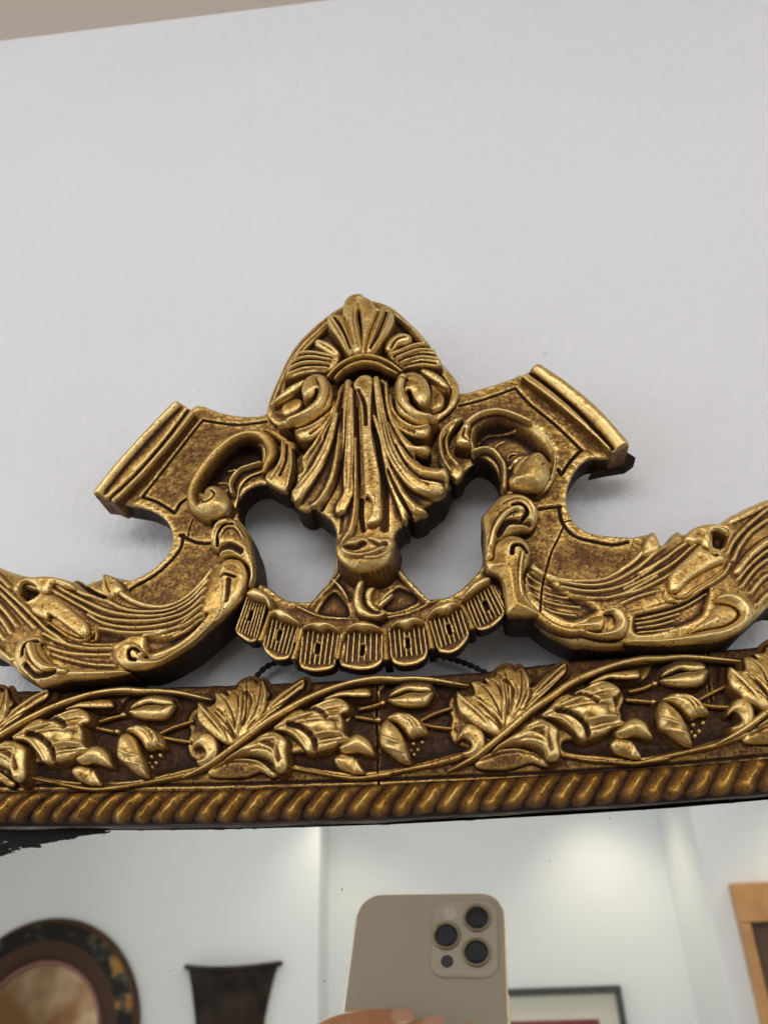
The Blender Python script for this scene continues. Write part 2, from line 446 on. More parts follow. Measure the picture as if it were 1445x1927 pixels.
def mirror_mat():
    """silvered glass: black where the silvering has flaked away along the top left, specks of foxing elsewhere"""
    m, nt, b = new_mat('silvered_glass'); L = nt.links.new
    nt.nodes.remove(b); out = [n for n in nt.nodes if n.type == 'OUTPUT_MATERIAL'][0]
    gl = nd(nt, 'ShaderNodeBsdfGlossy'); gl.inputs['Roughness'].default_value = 0.0; gl.inputs['Color'].default_value = (0.90, 0.925, 0.90, 1)
    bk = nd(nt, 'ShaderNodeBsdfPrincipled'); bk.inputs['Base Color'].default_value = (0.012, 0.011, 0.010, 1); bk.inputs['Roughness'].default_value = 0.7; bk.inputs['Specular IOR Level'].default_value = 0.1
    tc = nd(nt, 'ShaderNodeTexCoord'); V = tc.outputs['Object']
    sp = nd(nt, 'ShaderNodeSeparateXYZ'); L(V, sp.inputs[0])
    mp = nd(nt, 'ShaderNodeMapping'); mp.inputs['Scale'].default_value = (55, 1, 300); mp.inputs['Rotation'].default_value = (0, math.radians(-6), 0); L(V, mp.inputs['Vector'])
    n1 = nd(nt, 'ShaderNodeTexNoise'); n1.inputs['Scale'].default_value = 1.0; n1.inputs['Detail'].default_value = 9; n1.inputs['Roughness'].default_value = 0.68; n1.inputs['Distortion'].default_value = 0.25; L(mp.outputs[0], n1.inputs['Vector'])
    # the flaked patch, in the glass's own coordinates (origin = its top left corner in the rebate)
    u = nd(nt, 'ShaderNodeMapRange'); L(sp.outputs[0], u.inputs[0])
    u.inputs[1].default_value = 0.0; u.inputs[2].default_value = FLAKE_X; u.inputs[3].default_value = 1.0; u.inputs[4].default_value = 0.0; u.clamp = True
    dep = math_n(nt, 'ADD', math_n(nt, 'MULTIPLY', math_n(nt, 'POWER', u.outputs[0], 0.75), FLAKE_Z), 0.0012)
    z = math_n(nt, 'ADD', sp.outputs[2], dep)      # > 0 inside the patch
    k = math_n(nt, 'MULTIPLY', z, 300.0, clamp=True)
    k = math_n(nt, 'MULTIPLY', k, math_n(nt, 'MULTIPLY', u.outputs[0], 7.0, clamp=True))
    f1 = math_n(nt, 'SUBTRACT', math_n(nt, 'ADD', math_n(nt, 'MULTIPLY', k, 0.45), n1.outputs['Fac']), 0.83)
    f1 = math_n(nt, 'MULTIPLY', math_n(nt, 'MULTIPLY', f1, 40.0, clamp=True), math_n(nt, 'GREATER_THAN', k, 0.02))
    vo = nd(nt, 'ShaderNodeTexVoronoi'); vo.inputs['Scale'].default_value = 260; L(V, vo.inputs['Vector'])
    hs = nd(nt, 'ShaderNodeSeparateColor'); L(vo.outputs['Color'], hs.inputs[0])
    rare = math_n(nt, 'GREATER_THAN', hs.outputs[1], 0.82)
    spk = math_n(nt, 'MULTIPLY', math_n(nt, 'LESS_THAN', vo.outputs['Distance'], math_n(nt, 'MULTIPLY', hs.outputs[0], 0.055)), rare)
    fac = math_n(nt, 'MAXIMUM', f1, math_n(nt, 'MULTIPLY', spk, 0.8), clamp=True)
    mx = nd(nt, 'ShaderNodeMixShader'); L(fac, mx.inputs[0]); L(gl.outputs[0], mx.inputs[1]); L(bk.outputs[0], mx.inputs[2])
    L(mx.outputs[0], out.inputs['Surface'])
    return m

# a few faint scuffs and pin marks on the wall paint
nt = WALL.node_tree; b = nt.nodes['Principled BSDF']; L = nt.links.new
tc = nd(nt, 'ShaderNodeTexCoord'); vo = nd(nt, 'ShaderNodeTexVoronoi'); vo.inputs['Scale'].default_value = 42; L(tc.outputs['Object'], vo.inputs['Vector'])
hs = nd(nt, 'ShaderNodeSeparateColor'); L(vo.outputs['Color'], hs.inputs[0])
n4 = nd(nt, 'ShaderNodeTexNoise'); n4.inputs['Scale'].default_value = 700; L(tc.outputs['Object'], n4.inputs['Vector'])
spot = math_n(nt, 'LESS_THAN', math_n(nt, 'ADD', vo.outputs['Distance'], math_n(nt, 'MULTIPLY', n4.outputs['Fac'], 0.10)), math_n(nt, 'ADD', math_n(nt, 'MULTIPLY', hs.outputs[0], 0.035), 0.045))
spot = math_n(nt, 'MULTIPLY', spot, math_n(nt, 'GREATER_THAN', hs.outputs[1], 0.62))
src = b.inputs['Base Color'].links[0].from_socket
mx = nd(nt, 'ShaderNodeMix', data_type='RGBA'); L(math_n(nt, 'MULTIPLY', spot, 0.45), mx.inputs[0]); L(src, mx.inputs[6]); mx.inputs[7].default_value = (0.30, 0.29, 0.28, 1)
L(mx.outputs[2], b.inputs['Base Color'])
# ------------------------------------------------------------------ the setting
WALL_H = -13.0                                    # wall plane, mm behind the glass
def box_mesh(name, lo, hi, mat, bev=0.0, parent=None, seg=2):
    lo = Vector(lo); hi = Vector(hi); c = (lo+hi)/2
    bm = bmesh.new(); bmesh.ops.create_cube(bm, size=1.0)
    for v in bm.verts: v.co = Vector((v.co.x*(hi.x-lo.x), v.co.y*(hi.y-lo.y), v.co.z*(hi.z-lo.z)))
    if bev: bmesh.ops.bevel(bm, geom=list(bm.edges), offset=bev, segments=seg, affect='EDGES', profile=0.5)
    me = bpy.data.meshes.new(name); bm.to_mesh(me); bm.free(); me.materials.append(mat)
    return add_obj(name, me, parent, c)
wy = GLASS - WALL_H*MM
tag(box_mesh('wall', (-2.6, wy, -1.95), (2.6, wy+0.1, 1.2), WALL), kind='structure')
# ceiling: its line on the wall runs through two points of the photograph
a = unproject([(0, 77)], WALL_H)[0]; b_ = unproject([(620, 0)], WALL_H)[0]
sl = (b_[1]-a[1])/(b_[0]-a[0])
zc = lambda x, y: a[1]+sl*(x-a[0])
vv = []
for up in (0, 0.05):
    for y in (wy+0.05, -1.75):
        for x in (-2.2, 2.2): vv.append((x, y, zc(x, y)+up))
me = bpy.data.meshes.new('ceiling')
me.from_pydata(vv, [], [(0, 1, 3, 2), (4, 6, 7, 5), (0, 4, 5, 1), (2, 3, 7, 6), (0, 2, 6, 4), (1, 5, 7, 3)])
me.materials.append(CEIL)
tag(add_obj('ceiling', me, None, (0, 0, 0)), kind='structure')
FLOOR = plain('brown_floor', (0.34, 0.24, 0.16), 0.45, var=0.3, scale=40)
tag(box_mesh('floor', (-2.2, -1.9, -2.0), (2.2, wy, -1.95), FLOOR), kind='structure')
# the walls across the room, seen only in the glass
YL, YB, YR = 1.50, 1.62, 1.32
xa = behind(600, 1740, YL).x; xb = behind(1258, 1740, YB).x+0.02
WALL2 = plain('far_wall_paint', (0.82, 0.845, 0.85), 0.7, bump=0.0004, scale=300, spec=0.2)
tag(box_mesh('wall_partition', (-2.2, -YL-0.16, -1.95), (xa, -YL, 1.5), WALL2), kind='structure')
tag(box_mesh('wall_back', (xa, -YB-0.04, -1.95), (xb+0.02, -YB, 1.5), WALL2), kind='structure')
tag(box_mesh('wall_right', (xb, -YB-0.04, -1.95), (2.2, -YR, 1.5), WALL2), kind='structure')
# ------------------------------------------------------------------ the gilt mirror
foot = unproject([(700, 1545)], 0)[0]
mirror = empty('gilt_mirror', (foot[0], GLASS, foot[1]))
tag(mirror, 'antique carved gilt mirror with a pierced shell crest, hanging on the white wall', 'mirror')
WORLD_LOC[mirror] = mirror.location.copy()

outer = [(365,767),(409,774),(451,782),(503,777),(530,730),(690,700),(840,715),(864,739),(903,731),(936,721),(967,710),(985,706),
         (1040,748),(1100,800),(1150,846),(1147,861),(1119,861),(1102,865),(1086,879),(1073,901),(1066,926),(1066,946),(1069,957),(1076,975),(1090,991),
         (1109,1001),(1137,1007),(1164,1009),(1192,1010),(1225,1005),(1240,1030),(1200,1090),(1080,1140),(1010,1110),(975,1100),(950,1120),(925,1145),(850,1185),(770,1212),(690,1218),
         (600,1208),(530,1180),(478,1135),(440,1130),(400,1170),(300,1190),(220,1150),(180,1100),(210,1086),(241,1091),(257,1087),(277,1077),(296,1063),(313,1046),(322,1027),
         (325,1008),(319,989),(309,975),(293,964),(271,955),(243,950),(217,943),(230,925),(290,855)]
holeL = [(460,990),(471,1006),(479,1031),(483,1059),(482,1084),(489,1098),(510,1108),(524,1120),(543,1130),(565,1132),(587,1130),(597,1117),(610,1103),(624,1086),(629,1070),
         (631,1057),(632,1024),(631,1004),(624,988),(616,975),(602,968),(582,963),(563,957),(546,937),(528,921),(506,912),(484,912),(464,922),(452,937),(447,955),(449,975)]
holeR = [(743,1013),(742,1037),(746,1051),(754,1061),(765,1084),(781,1100),(798,1120),(809,1127),(837,1124),(853,1118),(870,1106),(887,1089),(900,1075),
         (910,1055),(910,1033),(907,997),(905,980),(908,970),(921,955),(939,935),(941,918),(939,901),(931,885),(917,873),(900,868),(886,876),(873,890),(866,903),(848,918),(837,946),
         (826,957),(807,971),(779,979),(765,985),(754,996)]
gw = 0.60
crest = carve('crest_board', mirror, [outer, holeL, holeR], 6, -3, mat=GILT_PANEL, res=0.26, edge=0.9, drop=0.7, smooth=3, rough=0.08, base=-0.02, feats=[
    ('g', C('L1', [(1230,265),(1060,285),(930,275),(800,255)]), gw, 1.0), ('g', C('L1', [(800,255),(700,380),(560,560),(390,775)]), gw, 1.0),
    ('g', C('L1', [(390,775),(500,815),(610,885)]), gw, 1.0), ('g', C('L1', [(610,885),(650,820),(690,790)]), gw, 1.0),
    ('g', C('L1', [(650,1035),(760,1085),(850,1090)]), gw, 1.0), ('g', C('L2', [(1245,95),(1230,180),(1180,250),(1100,330),(1010,395),(910,450),(860,500)]), gw, 1.0),
    ('g', C('L1', [(735,930),(715,980),(700,1050)]), 0.25, 0.5),
    ('g', C('R1', [(160,300),(300,265),(420,225),(540,180)]), gw, 1.0), ('g', C('R1', [(540,180),(640,290),(800,420),(990,600)]), gw, 1.0),
    ('g', C('R1', [(990,600),(920,670),(850,770)]), gw, 1.0), ('g', C('R1', [(850,770),(830,735)]), gw, 1.0),
    ('g', C('R2', [(555,207),(700,190)]), gw, 1.0), ('g', C('R2', [(692,195),(710,290),(760,360),(830,405),(960,435),(1060,450),(1160,430)]), gw, 1.0),
    ('g', C('R2', [(720,330),(680,420),(640,500),(610,600),(600,640)]), 0.27, 0.8), ('g', C('R2', [(720,295),(775,285)]), 0.27, 0.6),
    ('s', C('M', [(240,260),(300,320),(345,395)]), 0.9, 1.3), ('s', C('M', [(310,190),(260,270),(180,350),(100,440)]), 0.9, 1.2),
    ('r', C('M', [(690,215),(780,310),(890,415)]), 1.0, 1.4), ('s', C('M', [(0,440),(100,490),(190,515),(360,525)]), 0.6, 0.8), ('s', C('M', [(600,520),(780,475),(960,390)]), 0.6, 0.8),
    ('a', C('L1', [(750,745),(780,620),(860,515),(950,415),(1060,370),(1180,375),(1225,450),(1210,570),(1110,595),(1020,650),(980,740),(860,770)]), -5.5, 0.8),
    ('a', C('R1', [(235,470),(300,395),(420,365),(550,390),(680,450),(770,540),(800,640),(770,700),(700,650),(560,650),(480,730),(430,690),(370,630),(245,625)]), -5.5, 0.8),
    ('a', C('T1', [(300,750),(400,560),(700,480),(1000,530),(1150,700),(1100,860),(400,860)]), -5.5, 1.0),
    ('a', C('M', [(130,470),(240,330),(340,420),(350,510),(200,505)]), -1.2, 0.8), ('a', C('M', [(640,480),(560,420),(690,300),(830,400)]), -1.2, 0.8),
])
# the small cut-off corner block behind the left wing's top
carve('corner_block', crest, C('L1', [(720,165),(770,148),(900,190),(960,215),(900,220),(760,195)]), 4, -6, mat=GILT_DARK, smooth=1, res=0.3)
carve('corner_block', crest, C('R1', [(1290,600),(1360,645),(1350,685),(1290,728),(1150,750),(1040,775),(1100,690)]), 0, -3, mat=RAW, smooth=1, res=0.3)

# cornice bars on the two wings
carve('cornice', crest, C('L1', [(600,160),(640,138),(665,145),(735,185),(745,205),(600,390),(400,620),(215,800),(200,806),(140,780),(72,772),(66,760),(140,660),(280,480),(420,330),(540,210)]),
      10, -1, smooth=1, mat=GILT, res=0.26, edge=0.6, drop=0.8, base=0.12, raw=-0.2, feats=[
    ('r', C('L1', [(625,160),(480,310),(350,450),(210,610),(90,765)]), 1.7, 2.0), ('G', C('L1', [(700,185),(560,370),(420,535),(300,660),(165,785)]), 0.9, 1.6),
    ('s', C('L1', [(738,200),(600,375),(400,605),(207,800)]), 0.7, 0.7)])
carve('cornice', crest, C('R1', [(580,97),(635,62),(670,40),(700,33),(740,45),(820,90),(960,190),(1080,300),(1180,420),(1290,540),(1312,578),(1260,595),(1205,605),(1180,600),(1100,520),(980,410),(860,310),(740,215)]),
      10, -1, smooth=1, mat=GILT, res=0.26, edge=0.6, drop=0.8, base=0.16, raw=-0.2, feats=[
    ('r', C('R1', [(690,60),(850,170),(1000,290),(1130,410),(1270,570)]), 2.3, 1.9), ('G', C('R1', [(640,75),(800,195),(950,325),(1080,455),(1200,590)]), 0.8, 1.4),
    ('s', C('R1', [(590,105),(740,210),(900,340),(1185,600)]), 0.8, 0.6)])

# ---- left C scroll
def cscroll_left():
    p = carve('scroll_panel', crest, C('L1', [(700,760),(730,640),(820,520),(930,400),(1050,340),(1180,340),(1250,400),(1250,500),(1210,600),(1120,640),(1060,700),(1040,790),(1010,860),(900,905),(780,890)]), 7.2, -1, mat=GILT_DARK, flare=0.0,
        edge=0.4, drop=0.2, res=0.24, feats=[
        ('c', C('L1', [(770,700),(800,610),(880,510),(970,410),(1070,375),(1180,385),(1215,450),(1190,530),(1080,520),(960,560),(860,650)]), -0.5, 2.0),  # shade in the upper recess, put into the colour
        ('a', C('L1', [(760,740),(790,620),(870,520),(960,420),(1060,380),(1170,385),(1215,450),(1200,560),(1110,590),(1020,650),(980,720),(860,760)]), -6.0, 2.6),
        ('s', C('L1', [(880,680),(930,700),(950,670)]), 0.5, 0.8), ('s', C('L1', [(870,620),(930,620),(960,660)]), 0.5, 0.8), ('s', C('L1', [(940,540),(1000,530),(1030,560)]), 0.6, 0.9),
        ('r', C('L1', [(1010,770),(1000,700),(1050,620),(1120,590),(1200,565)]), 0.9, 2.6), ('g', C('L1', [(985,740),(985,680),(1030,600),(1110,570),(1190,545)]), 0.4, 1.0)])
    sweep('scroll_rim', crest, C('L1', [(1208,600),(1228,540),(1255,480),(1255,410),(1205,345),(1110,330),(1000,365),(890,450),(795,560),(735,660),(712,750),(735,825),(790,875),(860,900)]),
          [1.0,1.4,2.0,2.2,1.9,1.5,1.5,1.6,1.7,1.7,1.7,1.8,1.9,2.0], 7.0, 3.4, 4, mat=GILT, base=0.35)
    carve('scroll_eye', crest, C('L1', [(700,800),(760,850),(800,800),(830,740),(880,715),(940,730),(980,780),(1005,840),(980,900),(920,935),(840,935),(760,900)]), 9.0, 4, mat=GILT, dome=4.2, res=0.24, edge=0.3, drop=0.3, base=0.05, feats=[
        ('g', C('L1', [(800,800),(830,850),(880,840),(905,800),(880,770)]), 0.35, 1.2)])
cscroll_left()
carve('curled_leaf', crest, C('L1', [(1335,395),(1390,400),(1422,470),(1427,600),(1405,690),(1370,745),(1300,722),(1225,668),(1232,620),(1290,570),(1325,500)]), 10, 0, mat=GILT, res=0.24, base=0.12, dome=1.2, feats=[
    ('s', C('L1', [(1345,400),(1345,500),(1310,590),(1270,660)]), 0.8, 1.0), ('s', C('L1', [(1400,430),(1410,560),(1380,720)]), 0.8, 1.0), ('G', C('L1', [(1375,420),(1370,540),(1330,640)]), 0.6, 0.8)])
sweep('curled_leaf', crest, C('L1', [(1215,312),(1270,325),(1330,360),(1375,395)]), [0.7,1.2,1.5,1.2], 7, 3.0, 4, mat=GILT)
sweep('curled_leaf', crest, C('L1', [(1345,395),(1400,410),(1412,445)]), [1.0,1.5,1.2], 8, 3.0, 4, mat=GILT)

# ---- right C scroll
carve('scroll_panel', crest, C('R1', [(235,560),(160,600),(150,560),(180,460),(235,390),(330,345),(450,335),(560,370),(680,440),(760,510),(812,590),(822,700),(800,800),(740,880),(650,905),(560,895),(480,905),(440,885),(430,790),(390,700),(320,650),(240,650)]), 9, -1, flare=0.0, mat=GILT, res=0.24, base=-0.05, edge=0.8, drop=1.0, feats=[
    ('r', C('R1', [(175,590),(165,540),(185,470),(240,410),(330,365),(440,355),(540,385),(640,430)]), (1.6, 0.7), 2.4), ('s', C('R1', [(540,375),(680,450),(760,530),(805,620),(805,720),(780,800)]), 0.7, 1.0),
    ('a', C('R1', [(240,470),(310,400),(420,372),(540,395),(660,450),(750,530),(798,620),(785,700),(700,650),(620,650),(560,700),(520,770),(480,740),(430,690),(370,620),(250,620)]), -5.5, 4.0),
    ('c', C('R1', [(235,470),(310,395),(420,370),(540,395),(560,450),(460,470),(350,520),(300,600),(245,610)]), -0.45, 2.0),  # recess shade painted in as darker gilding
    ('s', C('R1', [(290,520),(360,450),(540,440)]), 0.6, 1.0), ('s', C('R1', [(405,560),(410,510),(470,480)]), 0.5, 0.9), ('s', C('R1', [(495,610),(505,570),(560,560)]), 0.5, 0.9), ('g', C('R1', [(495,600),(515,575),(545,565)]), 0.3, 1.0), ('g', C('R1', [(535,650),(550,615),(590,610)]), 0.3, 1.0),
    ('r', C('R1', [(250,640),(330,615),(400,640),(450,700),(465,780),(460,880)]), 1.0, 3.0), ('g', C('R1', [(250,590),(340,585),(420,615),(480,680)]), 0.35, 1.0)])
carve('scroll_eye', crest, C('R1', [(545,780),(590,695),(650,645),(710,645),(755,690),(775,760),(760,830),(710,890),(640,905),(560,895),(500,870),(490,815)]), 9.5, 5, mat=GILT, dome=5.0, domer=5.2, res=0.24, edge=0.3, drop=0.3, base=0.12, feats=[
    ('g', C('R1', [(670,705),(690,685),(715,680)]), 0.25, 0.7), ('g', C('R1', [(715,750),(730,735),(748,725)]), 0.25, 0.6)])
carve('hooked_leaf', crest, C('R1', [(225,405),(240,440),(225,480),(235,560),(200,575),(140,560),(135,530),(150,480),(190,420)]), 12.0, 4, mat=GILT, dome=1.0, res=0.24, base=0.2, feats=[('G', C('R1', [(195,460),(185,510),(210,535)]), 0.5, 1.0)])
carve('curled_leaf', crest, C('R1', [(10,500),(70,430),(160,390),(190,385),(150,430),(100,485),(85,560),(105,640),(160,690),(192,735),(180,785),(140,818),(95,790),(60,745),(25,700),(5,600)]), 10, 0, mat=GILT, dome=1.0, res=0.24, base=0.06, feats=[
    ('s', C('R1', [(170,390),(80,450),(30,530),(40,650),(100,760)]), 0.7, 1.1), ('s', C('R1', [(180,395),(115,450),(75,540),(90,640),(150,720)]), 0.7, 1.2), ('G', C('R1', [(120,440),(55,540),(65,640)]), 0.5, 0.8)])

# ---- shell
plate = carve('shell_plate', crest, C('T1', [(78,845),(105,735),(160,610),(215,490),(290,375),(390,275),(490,190),(600,120),(700,75),(820,92),(920,130),(1000,190),(1100,285),(1190,390),(1260,500),(1330,580),(1375,640),(1387,700),(1368,780),(1320,840),(1240,905),(1170,960),(900,980),(540,980),(280,950),(160,938),(110,905)]),
    8.5, -6, mat=GILT_DARK, res=0.26, edge=1.1, drop=0.9, base=-0.02, feats=[
    ('a', C('T1', [(190,700),(250,520),(420,330),(560,220),(760,150),(930,190),(1060,300),(1200,470),(1310,640),(1340,720),(1260,860),(900,900),(400,900),(200,850)]), -1.8, 1.4),
    ('s', C('T1', [(120,800),(200,600),(300,430),(420,310),(500,240)]), 0.9, 0.9), ('s', C('T1', [(950,190),(1080,300),(1200,450),(1290,580)]), 0.9, 0.9),
    ('a', C('T1', [(545,635),(600,570),(700,525),(820,530),(940,590),(830,620),(650,650)]), -3.0, 1.0)])
def petal(pts, h, ridges=(), grooves=(), dome=0.8, name='shell_petal', back=5, base=0.1, mat=None, **kw):
    fe = [('s', C('T1', r), 0.75, 0.8) for r in ridges]+[('G', C('T1', g), 0.6, 1.0) for g in grooves]
    return carve(name, crest, C('T1', pts), h, back, mat=mat or GILT, dome=dome, res=0.22, edge=0.6, drop=0.7, base=base+0.08, feats=fe, cuts=0.3, **kw)
petal([(598,190),(603,110),(640,65),(700,48),(742,68),(722,110),(700,160),(680,215),(640,230)], 11.0, dome=1.2)
petal([(490,225),(500,195),(540,188),(590,203),(618,240),(650,350),(672,450),(625,450),(560,345),(510,275)], 13.0, [[(515,205),(595,330),(640,440)], [(575,212),(625,330),(660,440)]], [[(540,215),(612,330),(650,430)]])
petal([(612,205),(640,155),(690,105),(712,140),(700,200),(722,330),(737,450),(665,450),(640,330)], 14.0, [[(690,150),(685,260),(725,440)]], [[(625,235),(645,310),(665,400)]], dome=1.6)
petal([(700,112),(740,78),(790,98),(828,160),(820,205),(790,280),(770,340),(745,450),(722,450),(725,300),(705,170)], 14.4, [], [[(712,170),(715,300),(720,430)]], dome=1.8)
petal([(848,148),(890,135),(930,165),(942,220),(915,295),(865,370),(810,450),(750,450),(785,310),(825,215)], 13.6, [[(870,180),(830,290),(770,430)], [(925,200),(880,320),(800,440)]], [[(895,190),(855,300),(790,430)]], dome=1.4)
petal([(880,435),(888,390),(930,345),(990,320),(1050,332),(1063,360),(1030,390),(975,400),(920,450)], 11.5, [], [[(925,425),(960,375),(1020,352)]], dome=1.4)
petal([(900,455),(1000,415),(1090,383),(1160,383),(1212,420),(1250,480),(1264,512),(1240,543),(1160,536),(1100,542),(1010,548),(950,510)], 11.5,
      [[(930,470),(1080,405),(1185,398)], [(960,495),(1100,445),(1225,440)], [(990,525),(1120,490),(1250,500)]], [[(945,482),(1090,425),(1200,415)], [(975,510),(1110,467),(1235,470)], [(1010,540),(1130,515),(1230,525)]], dome=1.0)
petal([(408,395),(420,365),(462,365),(520,390),(565,430),(585,475),(540,478),(470,435)], 11.0, [[(425,380),(500,410),(570,465)]], [], dome=1.0, base=0.0)
petal([(570,470),(520,455),(450,438),(370,433),(300,448),(250,500),(222,560),(212,617),(330,592),(430,577),(500,575),(560,520)], 11.0,
      [[(520,480),(370,448),(290,462)], [(515,505),(360,485),(245,520)], [(505,530),(350,522),(230,560)], [(490,560),(340,562),(218,606)]],
      [[(520,492),(365,466),(265,490)], [(510,518),(355,503),(238,540)], [(500,545),(345,542),(225,585)]], dome=0.8, base=-0.02)
petal([(130,805),(145,765),(230,690),(330,640),(350,655),(290,715),(200,770)], 11.0, [], [], dome=1.5)
petal([(180,850),(200,795),(290,760),(330,790),(300,840),(220,880)], 9.5, [], [], dome=1.0, base=-0.15)
petal([(1120,575),(1170,570),(1240,600),(1295,650),(1320,690),(1285,702),(1220,660),(1150,610)], 11.0, [], [], dome=1.5)
petal([(1190,640),(1250,690),(1285,750),(1270,820),(1200,850),(1180,800),(1195,720)], 9.0, [], [], dome=1.0, base=-0.25, mat=GILT_DARK)
sweep('shell_arch', crest, C('T1', [(488,605),(540,545),(620,490),(725,458),(830,468),(920,508),(998,568)]), [0.6,0.8,0.9,0.95,0.9,0.8,0.6], 11.0, 3.2, 9.0, mat=GILT, base=0.35)
sweep('shell_arch', crest, C('T1', [(537,622),(572,577),(640,528),(735,500),(830,512),(900,547),(968,583)]), [0.5,0.8,1.0,1.1,1.0,0.8,0.6], 11.5, 2.6, 10.8, mat=GILT, base=0.30)
carve('shell_arch', crest, C('T1', [(490,605),(540,545),(620,490),(725,460),(830,470),(920,510),(995,568),(960,585),(900,550),(830,515),(735,505),(640,532),(575,580),(540,622)]), 11.2, 10.4, flare=0.0, mat=GILT_DARK, res=0.3, edge=0.2, drop=0.2, base=-0.3)

carve('shell_hollow', crest, C('T1', [(548,632),(590,580),(650,538),(735,512),(830,522),(895,552),(955,588),(900,625),(800,650),(650,655)]), 10.9, 4, mat=GILT_BASE, res=0.26, edge=0.2, drop=0.2, base=-0.75, flare=0.0, feats=[('a', C('T1', [(548,632),(590,580),(650,538),(735,512),(830,522),(895,552),(955,588),(900,640),(800,690),(650,690)]), -5.0, 2.2)])  # dark infill: the shade under the arch is put into its colour

# ---- volutes and their straps
def volute(pts, feats, h=14.0, nm='volute', **kw):
    kw.setdefault('dome', 2.0); kw.setdefault('domer', 3.2)
    return carve(nm, crest, C('T1', pts), h, 5, mat=GILT, res=0.24, edge=0.6, drop=0.7, base=0.16, feats=feats, cuts=0.35, **kw)
volute([(945,700),(955,645),(1000,603),(1075,588),(1140,613),(1182,670),(1192,740),(1165,802),(1120,815),(1078,790),(1058,742),(1052,790),(1080,830),(1140,872),(1245,893),(1190,932),(1100,928),(1020,892),(960,835)], [
    ('g', C('T1', [(1045,730),(1065,770),(1095,810)]), 0.8, 2.5), ('r', C('T1', [(1000,640),(985,720),(1010,800),(1080,870),(1180,905)]), 1.6, 1.4), ('G', C('T1', [(1010,650),(1035,660)]), 0.7, 0.6)])
volute([(905,800),(915,720),(940,760),(955,850),(1010,915),(1100,950),(1192,938),(1185,990),(1150,1027),(1060,1015),(970,965),(915,890)], [('s', C('T1', [(920,790),(945,860),(1005,930),(1090,975),(1180,960)]), 0.8, 1.0), ('G', C('T1', [(925,870),(985,950),(1080,1000)]), 0.7, 0.8)], h=12.5, nm='volute_strap', dome=1.6)
volute([(318,700),(338,642),(390,605),(450,603),(500,640),(528,700),(520,785),(470,850),(395,905),(300,952),(180,955),(155,938),(260,885),(340,832),(390,790),(412,738),(375,765),(330,755)], [
    ('g', C('T1', [(425,720),(405,780),(350,830)]), 0.7, 2.0), ('r', C('T1', [(460,650),(480,720),(450,810),(370,880),(250,930)]), 1.6, 1.4)])
volute([(535,755),(520,830),(460,900),(350,965),(268,975),(298,1030),(360,1048),(430,1005),(510,925),(550,845)], [('s', C('T1', [(525,800),(480,890),(390,960),(290,1000)]), 0.8, 1.0), ('G', C('T1', [(540,840),(470,930),(380,1010)]), 0.6, 0.8)], h=12.5, nm='volute_strap', dome=1.6)

